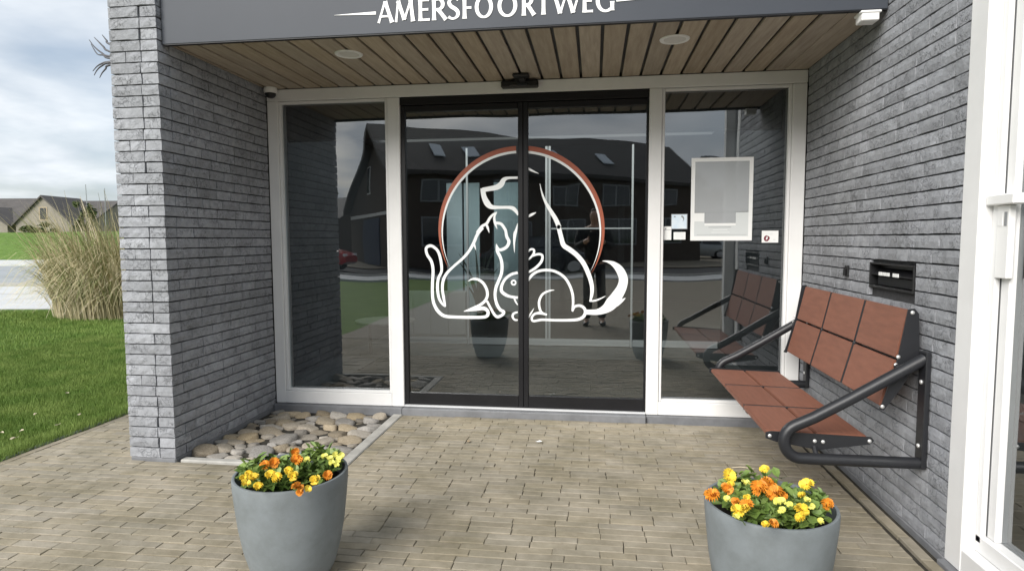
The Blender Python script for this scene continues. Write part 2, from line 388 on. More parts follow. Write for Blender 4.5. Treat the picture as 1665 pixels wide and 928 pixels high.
def seen_size(s):
    d = Vector((s[0], s[1], 0)) - CAM; loc = cam.matrix_world.inverted() @ Vector((s[0], s[1], 0))
    if loc.z > -.1: return 0
    u = loc.x/-loc.z*FPX; v = -loc.y/-loc.z*FPX
    if abs(u) > 850 or v > 470: return 0
    for cxp, cyp in ((-1.172, -2.258), (.603, -2.323)):   # hidden behind a planter
        if math.hypot(s[0]-cxp, s[1]-cyp) < .16: return 0
        q = cam.matrix_world.inverted() @ Vector((cxp, cyp, .2)); uq = q.x/-q.z*FPX; vq = -q.y/-q.z*FPX
        if abs(u-uq) < 75 and v > vq-60: return 0
    return (1/d.length_squared) * (1 if s[2] > .15 else .5) * (CAMZ/d.length)
spots.sort(key=seen_size, reverse=True)
mass = MB()
for i, (x, y, L, turn) in enumerate(spots):
    key = min(PV, key=lambda q: abs(q-L)); me = PV[key][random.randrange(5)]; sx_ = L/key
    z = random.uniform(-.0025, .0015); tz = random.uniform(-.012, .012) + (math.pi/2 if turn else 0)
    tilt = (random.uniform(-.01, .01), random.uniform(-.006, .006))
    mt = Matrix.Translation((x, y, z)) @ Matrix.Rotation(tz, 4, 'Z') @ Matrix.Rotation(tilt[0], 4, 'X') @ Matrix.Rotation(tilt[1], 4, 'Y') @ Matrix.Diagonal((sx_, 1, 1, 1))
    if i < 300:
        o = bpy.data.objects.new('paver', me); COL.objects.link(o); o.parent = paving; o.matrix_local = mt
    else:
        mass.add([mt @ v.co for v in me.vertices], [tuple(p.vertices) for p in me.polygons])
def weather(m, scale, lo, hi):
    t = m.node_tree; b = t.nodes['Principled BSDF']; src = b.inputs['Base Color'].links[0].from_socket
    ge = t.nodes.new('ShaderNodeNewGeometry'); n = t.nodes.new('ShaderNodeTexNoise'); n.inputs['Scale'].default_value = scale; n.inputs['Detail'].default_value = 9; n.inputs['Roughness'].default_value = .68
    t.links.new(ge.outputs['Position'], n.inputs['Vector']); rp = t.nodes.new('ShaderNodeValToRGB'); rp.color_ramp.elements[0].position = .33; rp.color_ramp.elements[1].position = .6
    rp.color_ramp.elements[0].color = lo+(1,); rp.color_ramp.elements[1].color = hi+(1,); t.links.new(n.outputs['Fac'], rp.inputs[0])
    mu = t.nodes.new('ShaderNodeMixRGB'); mu.blend_type = 'MULTIPLY'; mu.inputs[0].default_value = 1; t.links.new(src, mu.inputs[1]); t.links.new(rp.outputs[0], mu.inputs[2]); t.links.new(mu.outputs[0], b.inputs['Base Color'])
weather(M['brick'], 1.6, (.78, .78, .77), (1.07, 1.07, 1.08)); weather(M['pot'], 9, (.86, .86, .84), (1.05, 1.05, 1.05))
weather(M['paver'], 2.2, (.66, .66, .60), (1.06, 1.05, 1.03))
# joined pavers: colour varies per piece through a point attribute
pm = mat('clay_paver_far', (.255, .226, .174), .85, col2=(.335, .30, .238), nscale=14, bump=.5, bscale=90, spec=.25, bdist=.004)
weather(pm, 2.2, (.66, .66, .60), (1.06, 1.05, 1.03))
mo = mass.build('paver_field', pm, paving); mo['kind'] = 'stuff'
def island_variation(o, material, amp, sat=.2):
    me = o.data; vals = np.zeros(len(me.vertices), np.float32); sats = np.zeros(len(me.vertices), np.float32)
    par = list(range(len(me.vertices)))
    def find(a):
        while par[a] != a: par[a] = par[par[a]]; a = par[a]
        return a
    for e in me.edges:
        a, b = find(e.vertices[0]), find(e.vertices[1])
        if a != b: par[a] = b
    rv = {}
    for i in range(len(vals)):
        k = find(i)
        if k not in rv: rv[k] = (random.uniform(1-amp, 1+amp), random.uniform(1-sat, 1+sat))
        vals[i], sats[i] = rv[k]
    for nm, arr in (('tone', vals), ('chroma', sats)):
        at_ = me.attributes.new(nm, 'FLOAT', 'POINT'); at_.data.foreach_set('value', arr)
    t = material.node_tree; b = t.nodes['Principled BSDF']; src = b.inputs['Base Color'].links[0].from_socket
    hs = t.nodes.new('ShaderNodeHueSaturation'); t.links.new(src, hs.inputs['Color']); t.links.new(hs.outputs[0], b.inputs['Base Color'])
    for nm, inp in (('tone', 'Value'), ('chroma', 'Saturation')):
        a = t.nodes.new('ShaderNodeAttribute'); a.attribute_name = nm; t.links.new(a.outputs['Fac'], hs.inputs[inp])
island_variation(mo, pm, .06, .12)

# forecourt behind the camera (what the glass mirrors): same paving, then street and far pavement
def brick_sheet(name, c1, c2, mortar):
    m = mat(name, c1, .85, bump=.3, bscale=60, spec=.2); t = m.node_tree; b = t.nodes['Principled BSDF']
    tcn = t.nodes.new('ShaderNodeTexCoord'); br = t.nodes.new('ShaderNodeTexBrick'); br.inputs['Scale'].default_value = 1
    br.inputs['Brick Width'].default_value = .2; br.inputs['Row Height'].default_value = .0535; br.inputs['Mortar Size'].default_value = .003
    br.inputs['Color1'].default_value = c1+(1,); br.inputs['Color2'].default_value = c2+(1,); br.inputs['Mortar'].default_value = mortar+(1,)
    t.links.new(tcn.outputs['Object'], br.inputs['Vector']); t.links.new(br.outputs['Color'], b.inputs['Base Color']); return m
M['forecourt'] = brick_sheet('forecourt_paving', (.25, .222, .172), (.305, .272, .216), (.12, .10, .08))
struct(bx('forecourt', 'forecourt', None, (LAWN_X+.05, -15.0, -.3), (14, -3.3, -.002)))
struct(bx('side_forecourt', 'forecourt', None, (XR+.25, -3.3, -.3), (14, 8, -.012)))
struct(bx('street', 'asphalt', None, (-60, -22.2, -.3), (60, -17.0, -.022)))
struct(bx('kerb', 'concrete', None, (-60, -17.0, -.3), (60, -16.85, .08), .01))
struct(bx('pavement', 'slab', None, (-60, -16.85, -.3), (60, -15.0, .03)))
struct(bx('far_pavement', 'forecourt', None, (-60, -60, -.3), (60, -22.2, .02)))

# lawn edging board
ed = MB()
for k in range(9): ed.bbox((LAWN_X-.02, -3.3+k*.8, -.1), (LAWN_X+.020, -3.3+k*.8+.797, .002), .006)
tag(ed.build('lawn_edging', 'sill'), 'low dark edging strip between lawn and brick path', 'edging')

# grass blades near the pillar
def grass_patch(name, n, x0, x1, y0, y1, h0, h1, w, parent=None):
    x = rng.uniform(x0, x1, n); y = rng.uniform(y0, y1, n); z = np.full(n, -.03)
    a = rng.uniform(0, 2*np.pi, n); h = rng.uniform(h0, h1, n); lean = rng.uniform(0, .7, n)*h; b = rng.uniform(0, 2*np.pi, n)
    v = np.zeros((n, 3, 3)); ww = w*rng.uniform(.6, 1.4, n)
    v[:,0] = np.stack([x-np.cos(a)*ww, y-np.sin(a)*ww, z], 1); v[:,1] = np.stack([x+np.cos(a)*ww, y+np.sin(a)*ww, z], 1)
    v[:,2] = np.stack([x+np.cos(b)*lean, y+np.sin(b)*lean, z+h], 1)
    keep = ((x*FWD.x + (y-CAMY)*FWD.y) < 11.7); v = v[keep]; n = len(v)
    me = bpy.data.meshes.new(name); me.vertices.add(n*3); me.vertices.foreach_set('co', v.reshape(-1))
    me.loops.add(n*3); me.loops.foreach_set('vertex_index', np.arange(n*3)); me.polygons.add(n)
    me.polygons.foreach_set('loop_start', np.arange(0, n*3, 3)); me.update(calc_edges=True)
    o = link(name, me, 'blade', parent); return o
# near strip dense, then thinner; one mown carpet
gA = grass_patch('lawn_grass', 330000, -7.0, LAWN_X, -2.2, 3.2, .030, .044, .0017)
gE = grass_patch('lawn_grass', 26000, LAWN_X-.09, LAWN_X+.028, -2.2, 3.2, .04, .085, .0024); tag(gE, 'longer ragged grass along the lawn edging', 'grass', kind='stuff')
tag(gA, 'short mown green grass beside the brick path', 'grass', kind='stuff')
gB = grass_patch('lawn_grass', 160000, -13.5, -5.5, 1.5, 9.0, .035, .055, .0032)
tag(gB, 'mown green grass around the pampas clump', 'grass', kind='stuff')
# fallen pale leaves in the lawn and on the paving
def leafs(name, label, cat, group, material, pos, s):
    for (px, py, pz) in pos:
        m = MB(); pts = []
        for k in range(8):
            a = k/8*2*math.pi; pts.append((math.cos(a)*s*(1+.4*random.random()), math.sin(a)*s*.45*(1+.4*random.random()), .003+.010*random.random()))
        rot = Matrix.Rotation(random.uniform(0, 6), 4, 'Z')
        m.add([rot @ Vector(p) for p in pts] + [Vector((0, 0, .001))], [(k, (k+1) % 8, 8) for k in range(8)])
        o = m.build(name, material); o.location = (px, py, pz); tag(o, label, cat, group)
leafs('fallen_leaf', 'pale fallen leaf lying in the mown lawn', 'leaf', 'pale leaves fallen on the lawn', 'plume',
      [(-3.75, -1.0, .03), (-3.85, -.85, .03), (-3.72, -.7, .03), (-3.95, -.9, .03), (-3.8, -1.15, .03), (-4.1, -.5, .035), (-3.78, -.45, .03), (-4.4, .1, .035), (-3.9, .2, .03), (-4.0, -1.1, .03)], .02)
leafs('dry_leaf', 'small dry brown leaf lying on the paving by the door', 'leaf', None, 'wood_in', [on(2, .004, 762, 718)], .02)
leafs('paper_scrap', 'small pale scrap lying on the paving by the door', 'scrap', None, 'paper', [on(2, .004, 877, 719)], .022)
tw = MB(); q = on(2, .006, 1190, 760)
tw.tube([q + Vector((0,0,0)), q + Vector((.05, .012, .003)), q + Vector((.09, .004, .002)), q + Vector((.12, -.012, .004))], [.002, .0025, .002, .001], 6)
tag(tw.build('twig', 'plume'), 'thin pale twig lying on the paving under the bench', 'twig')

# ------------------------------------------------------------------ brick walls
def brick_mesh(L, seed, D=.10, H=.0553):
    """split-face brick; front face looks along -Y at local y=0, centred on x, z"""
    r = random.Random(seed); nx = max(2, int(L/.035)); nz = 2
    V = []; F = []
    for j in range(nz+1):
        for i in range(nx+1):
            ex = i in (0, nx); ez = j in (0, nz)
            y = r.uniform(-.0030, .0012) + (.0022 if ex or ez else 0)
            dz = r.uniform(-.0014, .0014) if not (ex and ez) else r.uniform(-.001, .001)
            dxx = r.uniform(-.002, .002)
            V.append((-L/2 + L*i/nx + dxx, y, -H/2 + H*j/nz + dz))
    n = len(V)
    ring = [i for i in range(nx+1)] + [(nx+1)*j+nx for j in range(1, nz+1)] + [(nx+1)*nz + i for i in range(nx-1, -1, -1)] + [(nx+1)*j for j in range(nz-1, 0, -1)]
    for j in range(nz):
        for i in range(nx):
            a = j*(nx+1)+i; F.append((a, a+1, a+nx+2, a+nx+1))
    b0 = len(V)
    for i in ring: V.append((V[i][0], D, V[i][2]))
    m = len(ring)
    for k in range(m): F.append((ring[(k+1) % m], ring[k], b0+k, b0+(k+1) % m))
    F.append(tuple(b0+k for k in range(m)))
    me = bpy.data.meshes.new('brick'); me.from_pydata(V, [], F); me.update(); me.materials.append(M['brick']); return me
BM_CACHE = {}
def get_brick(L, depth=.1):
    key = (round(L/.012), depth); v = random.randrange(4)
    if (key, v) not in BM_CACHE: BM_CACHE[(key, v)] = brick_mesh(key[0]*.012, hash((key, v)) % 99999, depth)
    return BM_CACHE[(key, v)], L/(key[0]*.012)
CH = .0626; JT = .0055
def lay(parent, bricks, limit=300, massname='brick_field'):
    """bricks: (matrix, L, depth, size-in-view)"""
    bricks = sorted((b for b in bricks if b[1] > .02), key=lambda b: -b[3]); mb = MB()
    for i, (mt, L, dep, s) in enumerate(bricks):
        me, sc = get_brick(L, dep); mt = mt @ Matrix.Diagonal((sc, 1, 1, 1))
        if i < limit:
            o = bpy.data.objects.new('brick', me); COL.objects.link(o); o.parent = parent; o.matrix_local = mt
        else: mb.add([mt @ v.co for v in me.vertices], [tuple(p.vertices) for p in me.polygons])
    if mb.v:
        o = mb.build(massname, 'brick', parent); o['kind'] = 'stuff'
def split_run(a, b, off, holes=()):
    """brick intervals from a to b, wild bond"""
    out = []; x = a; first = True
    while x < b - 1e-4:
        r = random.random()
        L = off if first and off else (.205 if r < .66 else (.10 if r < .80 else (.16 if r < .92 else .235)))
        if b - (x + L) < .075: L = b - x
        out.append((x, x + L)); x += L; first = False
    res = []
    for (p, q) in out:
        segs = [(p, q)]
        for (h0, h1) in holes:
            ns = []
            for (u, v) in segs:
                if v <= h0 or u >= h1: ns.append((u, v)); continue
                if u < h0 - .02: ns.append((u, h0))
                if v > h1 + .02: ns.append((h1, v))
            segs = ns
        res += segs
    return res
ROT_L = Matrix.Rotation(R(90), 4, 'Z')      # local -Y face -> +X
ROT_R = Matrix.Rotation(R(-90), 4, 'Z')     # local -Y face -> -X
# wall with the lawn-side pillar
lw = thing('brick_pillar_wall', 'grey split brick wall ending in a pillar beside the lawn', 'brick wall', (XL-.15, -.6, 0))
lw.location = (0, 0, 0)
core = MB(); core.box((XL-WP+.018, -YP+.018, -.1), (XL-.018, .35, 3.4)); core.build('wall_core', 'mortar', lw)
B = []; zc = .018; k = 0
while zc < 3.3:
    z = zc + CH/2; d = lambda x, y: 1/((x)**2+(y-CAMY)**2+(z-CAMZ)**2)
    vis = z < 2.75
    if k % 2 == 0:
        cut = random.choice([.195, .11, .19, .2]); runs = [(XL-WP, XL-WP+cut), (XL-WP+cut, XL)] if random.random() < .86 else [(XL-WP, XL)]
        start = -YP + .103
    else:
        cut = random.choice([.1, .09, .19]); runs = [(XL-WP, XL-WP+cut), (XL-WP+cut, XL-.103)] if random.random() < .5 else [(XL-WP, XL-.103)]
        start = -YP
    for (a, b) in runs:
        B.append((Matrix.Translation(((a+b)/2, -YP, z)), b-a-JT, .1, 3*d(XL, -YP) if vis else 0))
    top = 2.46 if start > -YP else 3.3
    for n_, (a, b) in enumerate(split_run(start, 0, random.choice([.1, .205, .15, .205]))):
        if z > 2.46 and not (n_ == 0 and k % 2): continue
        B.append((Matrix.Translation((XL, (a+b)/2, z)) @ ROT_L, b-a-JT, .1, d(XL, (a+b)/2) if vis else 0))
    # the side that looks over the lawn
    for (a, b) in split_run(-YP+.103, .35, random.choice([.1, .2])):
        B.append((Matrix.Translation((XL-WP, (a+b)/2, z)) @ ROT_R, b-a-JT, .1, 0))
    zc += CH; k += 1
lay(lw, B)
one('plinth', 'sill', lw, 'bbox', (XL-WP+.002, -YP+.002, -.1), (XL-.002, .34, .0185), .006)

# wall with the bench
HY0, HY1, HZ0, HZ1 = -1.506, -1.045, 1.064, 1.196
rw = thing('brick_wall', 'grey split brick wall carrying the wall bench', 'brick wall')
core = MB()
core.box((XR+.018, -YR, -.1), (XR+.2, HY0, 3.4)).box((XR+.018, HY1, -.1), (XR+.2, .35, 3.4))
core.box((XR+.018, HY0, -.1), (XR+.2, HY1, HZ0)).box((XR+.018, HY0, HZ1), (XR+.2, HY1, 3.4)); core.build('wall_core', 'mortar', rw)
B = []; zc = .018; k = 0
while zc < 3.3:
    z = zc + CH/2; holes = [(HY0, HY1)] if HZ0 - .02 < z < HZ1 + .02 else []
    for (a, b) in split_run(-YR, 0, random.choice([.1, .205, .15, .06+.1]), holes):
        if z > 2.46 and a > -YF - .02: continue
        y = (a+b)/2; dd = y-CAMY
        s = 1/(dd*dd+XR*XR+(z-CAMZ)**2)**1.5
        B.append((Matrix.Translation((XR, y, z)) @ ROT_R, b-a-JT, .1, s if z < CAMZ + .63*dd*.9 else 0))
    zc += CH; k += 1
lay(rw, B)
one('plinth', 'sill', rw, 'bbox', (XR-.003, -YR, -.1), (XR+.1, -.005, .0185), .005)

# ------------------------------------------------------------------ canopy: fascia, soffit, letters
cn = thing('canopy', 'grey canopy with timber soffit over the glass entrance', 'canopy')
fas = bx('fascia', 'fascia', cn, (XL+.003, -YF, ZT-.012), (XR-.003, -YF+.03, 3.3), .003)
bx('canopy_deck', 'mortar', cn, (XL+.004, -YF+.032, ZT+.022), (XR-.004, .3, ZT+.2))
bx('fascia_edge', 'black_alu', cn, (XL+.004, -YF+.002, ZT-.017), (XR-.004, -YF+.028, ZT-.0125))
sof = bx('soffit', 'black_plastic', cn, (XL+.004, -YF+.032, ZT+.018), (XR-.004, .29, ZT+.0215))
PITCH = .1375; x = XR - .16
bx('board', 'board', sof, (XR-.156, -YF+.033, ZT), (XR-.006, -.001, ZT+.016), .002)
while x > XL + .01:
    a = max(x - PITCH + .019, XL+.006); bx('board', 'board', sof, (a, -YF+.033, ZT+random.uniform(-.001, .001)), (x, -.001, ZT+.016), .002); x -= PITCH
# lettering: flared strokes (x in cap heights, z in cap heights, width)
def arc(cx, cz, rx, rz, a0, a1, w0, w1, n=14):
    out = []
    for i in range(n+1):
        a = R(a0+(a1-a0)*i/n); out.append((cx+rx*math.cos(a), cz+rz*math.sin(a), w0+(w1-w0)*abs(math.cos(a))))
    return out
T, t = .18, .105
def flare(x0, z0, x1, z1, w): return [(x0, z0, w*1.3), (x0+(x1-x0)*.12, z0+(z1-z0)*.12, w*1.06), ((x0+x1)/2, (z0+z1)/2, w*.96), (x0+(x1-x0)*.88, z0+(z1-z0)*.88, w*1.06), (x1, z1, w*1.3)]
def O_(w): return [arc(w/2, .5, w/2-T/2, .5-t/2+.02, 90, 450, t, T, 28)]
GL = {
 'A': (.76, [flare(.03, 0, .37, 1, t), flare(.72, 0, .38, 1, T), flare(.16, .30, .60, .30, t*.9)]),
 'M': (.98, [flare(.06, 0, .18, 1, t), flare(.18, .98, .48, .1, T), flare(.48, .1, .80, .98, t), flare(.80, 1, .91, 0, T)]),
 'E': (.52, [flare(.09, 0, .09, 1, T), flare(.09, .045, .5, .045, t), flare(.09, .52, .44, .52, t), flare(.09, .955, .48, .955, t)]),
 'R': (.68, [flare(.09, 0, .09, 1, T), [(.09, .955, t), (.3, .955, t)] + arc(.30, .73, .20, .225, 90, -90, t, T, 8) + [(.09, .505, t)], flare(.28, .5, .64, 0, T)]),
 'S': (.56, [[(.49, .88, t*1.2), (.40, .95, t), (.27, .965, t), (.12, .90, T*.8), (.09, .75, T), (.18, .60, T), (.36, .47, T), (.47, .33, T), (.46, .16, T*.9), (.34, .05, t), (.2, .035, t), (.05, .12, t*1.3)]]),
 'F': (.48, [flare(.09, 0, .09, 1, T), flare(.09, .50, .42, .50, t), flare(.09, .955, .46, .955, t)]),
 'O': (.88, O_(.88)),
 'T': (.58, [flare(.29, 0, .29, 1, T), flare(.0, .955, .58, .955, t)]),
 'W': (1.10, [flare(.02, 1, .28, .02, T), flare(.28, .02, .54, .95, t), flare(.54, .95, .80, .02, T), flare(.80, .02, 1.06, 1, t)]),
 'G': (.82, [arc(.45, .5, .37, .48, 48, 300, t, T, 22) + [(.72, .12, t)], flare(.74, .03, .74, .44, T)]),
}
CAPH = .112; BASEZ = 2.494
word = 'AMERSFOORTWEG'
starts = [-1.177, -1.082, -.950, -.874, -.790, -.706, -.640, -.518, -.386, -.302, -.222, -.068, .000]
ends =   [-1.093, -.972, -.885, -.793, -.722, -.652, -.542, -.411, -.318, -.244, -.078, -.013, .093]
for ch, s0, e0 in zip(word, starts, ends):
    w, strokes = GL[ch]; sx = (e0 - s0)/w
    m = MB()
    for j, P in enumerate(strokes):
        ribbon(m, [(s0 + a*sx, BASEZ + b*CAPH, c*CAPH*.98) for a, b, c in P], -YF-.0035-.0004*j, .003)
    m.build('letter', 'letter', fas)
for (xa, xb, z) in ((-1.427, -1.188, BASEZ+.054), (.27, .105, BASEZ+.054)):
    m = MB(); ribbon(m, [(xa, z, .0008), (xb, z, .016)], -YF-.0035, .003, False); m.build('letter_flourish', 'letter', fas)
# downlights
for px, py, lab in ((567, 88, 'round recessed soffit light above the stone bed'), (1097, 64, 'round recessed soffit light between door and bench')):
    c = on(2, ZT, px, py); th = thing('downlight', lab, 'light', (c.x, c.y, ZT), 'round lights in the timber soffit')
    one('trim_ring', 'white_plastic', th, 'lathe', [(.062, -.002), (.066, -.006), (.082, -.006), (.085, -.0005), (.062, -.0005)], (c.x, c.y, ZT), 40)
    one('lens', 'led', th, 'lathe', [(.0, -.003), (.0615, -.0035), (.0615, -.0008)], (c.x, c.y, ZT), 40)
# white outlet box under the fascia
ob = thing('outlet_box', 'small white square outlet under the canopy edge at the bench wall', 'outlet', (1.34, -YF+.06, ZT))
bx('box_body', 'white_plastic', ob, (1.300, -YF+.022-.03, ZT-.066), (1.382, -YF+.07, ZT-.018), .004)
bx('box_lid', 'white_plastic', ob, (1.294, -YF-.012, ZT-.030), (1.390, -YF+.078, ZT-.0175), .003)

# ------------------------------------------------------------------ glazed entrance
ent = thing('glass_entrance', 'white framed glass entrance with dark sliding doors between the brick walls', 'entrance')
FW = .085; Y0, Y1 = 0.0, .11
GY = .055                                                   # window glass plane
fr = MB()
bx('head_rail', 'white_frame', ent, (XL+.002, Y0, ZT-.088), (XR-.002, Y1, ZT-.002), .004)
def jamb(x0, x1, z0=ZB, z1=ZT-.09): return bx('post', 'white_frame', ent, (x0, Y0+.001, z0), (x1, Y1-.001, z1), .004)
jamb(XL+.003, XL+.085); jamb(-1.527, -1.432); jamb(.376, .464); jamb(XR-.095, XR-.003)
def window(x0, x1):
    w = bpy.data.objects.new('window', None); COL.objects.link(w); w.parent = ent
    bx('sill_rail', 'white_frame', w, (x0, Y0+.002, ZB), (x1, Y1-.002, ZB+.095), .004)
    gz0, gz1 = ZB+.096, ZT-.091
    # glazing beads
    for a, b in (((x0+.001, .012, gz0), (x0+.020, .05, gz1)), ((x1-.020, .012, gz0), (x1-.001, .05, gz1)), ((x0+.021, .012, gz1-.018), (x1-.021, .05, gz1)), ((x0+.021, .012, gz0), (x1-.021, .05, gz0+.018))):
        bx('glazing_bead', 'white_frame', w, a, b, .003)
    pane('pane', 'glass_window', w, (x0+.012, GY, gz0+.004), (x1-.012, GY+.001, gz1-.004))
    return w
window(XL+.0855, -1.5275); window(.4645, XR-.0955)
# two sliding leaves
DZ0, DZ1 = .062, ZT-.09
DY = .02                                                    # leaf front
def leaf(x0, x1, sl, sr, dy):
    d = bpy.data.objects.new('sliding_door', None); COL.objects.link(d); d.parent = ent
    bx('stile', 'black_alu', d, (x0, dy, DZ0), (x0+sl, dy+.045, DZ1-.06), .003); bx('stile', 'black_alu', d, (x1-sr, dy, DZ0), (x1, dy+.045, DZ1-.06), .003)
    bx('bottom_rail', 'black_alu', d, (x0+sl, dy+.001, DZ0), (x1-sr, dy+.044, DZ0+.09), .003)
    bx('top_rail', 'black_alu', d, (x0+sl, dy+.001, DZ1-.105), (x1-sr, dy+.044, DZ1-.0605), .003)
    pane('pane', 'glass', d, (x0+sl-.008, dy+.02, DZ0+.085), (x1-sr+.008, dy+.021, DZ1-.1))
    return d
XM = -.518
dl = leaf(-1.430, XM, .033, .036, DY); dr = leaf(XM+.002, .374, .036, .014, DY)
bx('door_track', 'black_alu', ent, (-1.430, .006, DZ1-.058), (.374, .10, DZ1-.0005), .003)
bx('threshold_strip', 'alu', ent, (-1.430, -.004, .050), (.374, .10, .0605), .002)
bx('sill', 'sill', ent, (XL+.003, -.042, -.06), (-1.437, .12, ZB-.002), .006); bx('sill', 'sill', ent, (-1.434, -.055, -.06), (.374, .12, ZB+.002), .006); bx('sill', 'sill', ent, (.377, -.02, -.06), (XR-.003, .12, ZB-.002), .006)

# door decal: dog, cat, rabbit and ring (traced as flat vinyl strokes on the glass)
QY = DY + .0185
Q = {1: (680, 220), 2: (680, 370), 3: (850, 220), 4: (850, 370)}
PXM = -CAMY / FPX * 1.03
def tr(pts):
    out = []
    for q, x, y, w in pts:
        ox, oy = Q[q]; p = on(1, QY, ox + x/5.8, oy + y/5.8); out.append((p.x, p.z, w/5.8*PXM))
    return out
def S(q, s):
    if isinstance(s, str): s = [tuple(float(v) for v in a.split(',')) for a in s.split()]
    return [(q,) + tuple(a) for a in s]
dog = [S(1, '938,400,22 850,403,24 808,420,40 780,465,52 735,492,48 660,506,42 606,516,40'),
       S(1, '610,500,48 618,570,46 650,640,56 690,675,42 760,680,28 850,680,28 895,690,36 925,720,30 940,755,8'),
       S(3, '46,312,22 90,335,18 152,362,3'), S(3, '46,768,22 90,745,22 126,727,4'),
       S(1, '938,830,4 922,900,24') + S(2, '912,60,30 905,140,18 908,236,3'),
       S(3, '162,455,4 180,540,14 215,630,24 265,715,34 310,790,40 340,860,42') + S(4, '340,0,40 362,90,40 385,165,44 440,205,44 510,260,42 575,340,42 625,450,40 650,540,36 652,620,30 636,695,16'),
       S(4, '628,692,12 680,688,16 735,668,12 780,645,4'),
       S(4, '752,315,4 800,320,20 860,345,46 915,400,72 948,480,80 935,560,86 890,640,100 835,715,110 780,765,80 700,795,52 590,795,44'),
       S(4, '880,715,60 930,690,30 968,663,4')]
cat = [S(2, '610,0,26 560,60,28 525,140,28 480,220,26 420,290,24 340,360,22 270,430,26 235,500,28 228,580,26 240,660,26 255,740,16'),
       S(1, '553,920,24 600,860,26 645,832,26 672,785,24 705,748,20 744,722,4'), S(1, '640,835,16 655,870,22 670,920,3'),
       S(1, '742,725,6 718,770,20 725,830,22 746,884,4'),
       S(1, '722,826,26 780,835,26 815,880,26') + S(2, '825,30,26 835,85,28 855,130,30 840,175,28 800,203,28 760,205,24 735,155,8'),
       S(2, '738,165,10 745,220,26 775,280,28 790,350,28 785,430,28 755,510,28 732,570,28 725,640,26 738,710,28 770,770,28 806,792,28 795,820,26 750,840,28 720,820,24 690,770,22 648,690,20'),
       S(2, '526,150,18 535,180,14 544,212,3'),
       S(2, '258,744,14 225,715,22 195,660,26 182,570,28 190,480,26 220,410,24 215,320,26 190,230,26 150,185,26 110,172,28 75,195,26 85,255,26 125,320,28 140,400,28 135,520,28 135,640,28 150,720,30 190,790,32 250,832,30 350,842,28 500,845,28 620,842,28 655,822,30 655,785,30 615,760,34 540,772,24 430,790,4'),
       S(2, '470,505,4 510,485,18 560,488,24 610,520,26 645,580,26 652,640,26 630,690,26 580,730,26 520,755,20 430,788,4')]
rab = [S(2, '938,425,24 880,440,24 825,480,24 790,540,26 785,595,30 820,630,30 870,650,24 938,660,24'), S(2, '905,665,14 920,700,14 938,728,8'),
       S(2, '920,518,15 914,532,15 900,538,15 886,532,15 880,518,15 886,504,15 900,498,15 914,504,15 920,518,15'),
       S(2, '938,795,16 900,810,20 890,840,20 910,868,18 938,870,14'),
       S(4, '50,228,14 75,205,18 105,210,20 100,250,20 52,304,16'), S(4, '95,268,16 120,256,20 155,250,22 185,265,22 175,320,24 120,380,24 48,424,20'),
       S(4, '50,500,20 90,445,24 150,410,24 230,400,24 310,415,24 390,465,24 440,540,24 468,620,24 475,700,22 468,785,18'),
       S(4, '468,790,14 490,745,22 540,735,24 580,760,26 590,800,28 570,840,28 520,865,26 430,872,24 300,872,22 180,868,22 100,880,20 85,850,20 110,815,20 160,805,24 228,820,18'),
       S(4, '298,588,4 250,595,16 190,625,20 158,680,22 155,740,22 175,795,20 215,815,14'), S(4, '50,858,10 75,810,14 106,760,3')]
for strokes in (dog, cat, rab):
    halves = {0: MB(), 1: MB()}; cnt = {0: 0, 1: 0}
    for P in strokes:
        h = 0 if P[0][0] in (1, 2) else 1
        ribbon(halves[h], tr(P), QY - .00015*cnt[h], .0008); cnt[h] += 1
    for h, m in halves.items():
        if m.v: m.build('window_decal', 'decal_white', dl if h == 0 else dr)
RC = (-.5425, 1.372)
for rad, wmax, material, yo, pw in ((.604, .036, 'decal_red', .0006, .5), (.578, .018, 'decal_white', .0009, .35)):
    for h, (a0, a1) in enumerate(((206, 92.6), (87.0, -30))):
        P = []
        for i in range(40):
            a = a0 + (a1-a0)*i/39; full = abs(a - 88)/118
            w = wmax*max(.04, 1-full**3.2)
            rr = rad + (.0 if material == 'decal_red' else .012*full**2); P.append((RC[0]+rr*math.cos(R(a)), RC[1]+rr*math.sin(R(a)), w))
        m = MB(); ribbon(m, P, QY-yo-.0008, .0005, False); m.build('window_decal', material, dl if h == 0 else dr)

# sensor over the door
sn = thing('door_sensor', 'black motion sensor box on a bracket above the sliding doors', 'sensor', (-.53, -.05, 2.40))
bx('sensor_body', 'black_plastic', sn, (-.666, -.055, 2.388), (-.400, -.001, 2.440), .01)
bx('sensor_lens', 'house_glass', sn, (-.60, -.058, 2.396), (-.47, -.054, 2.410), .001)
m = MB(); m.prism([(-.585, -.06, ZT-.004), (-.468, -.06, ZT-.004), (-.490, -.06, ZT-.022), (-.505, -.06, ZT-.034), (-.545, -.06, ZT-.034), (-.560, -.06, ZT-.022)], (0, .05, 0)); m.bbox((-.565, -.20, ZT-.022), (-.450, -.13, ZT-.003), .006).bbox((-.53, -.15, ZT-.034), (-.485, -.061, ZT-.012), .004); m.build('bracket', 'black_plastic', sn)
# camera dome
sc_ = thing('security_camera', 'small white dome camera in the top corner by the pillar wall', 'camera', (-2.40, -.05, ZT))
one('housing', 'white_plastic', sc_, 'lathe', [(.030, 0), (.047, -.002), (.050, -.03), (.046, -.042), (.030, -.044)], (-2.405, -.056, ZT), 32, smooth='auto')
m = MB(); m.lathe([(.040, -.043), (.0385, -.056), (.031, -.068), (.018, -.076), (.003, -.079)], (-2.405, -.056, ZT), 32); m.build('dome', 'black_plastic', sc_, True)

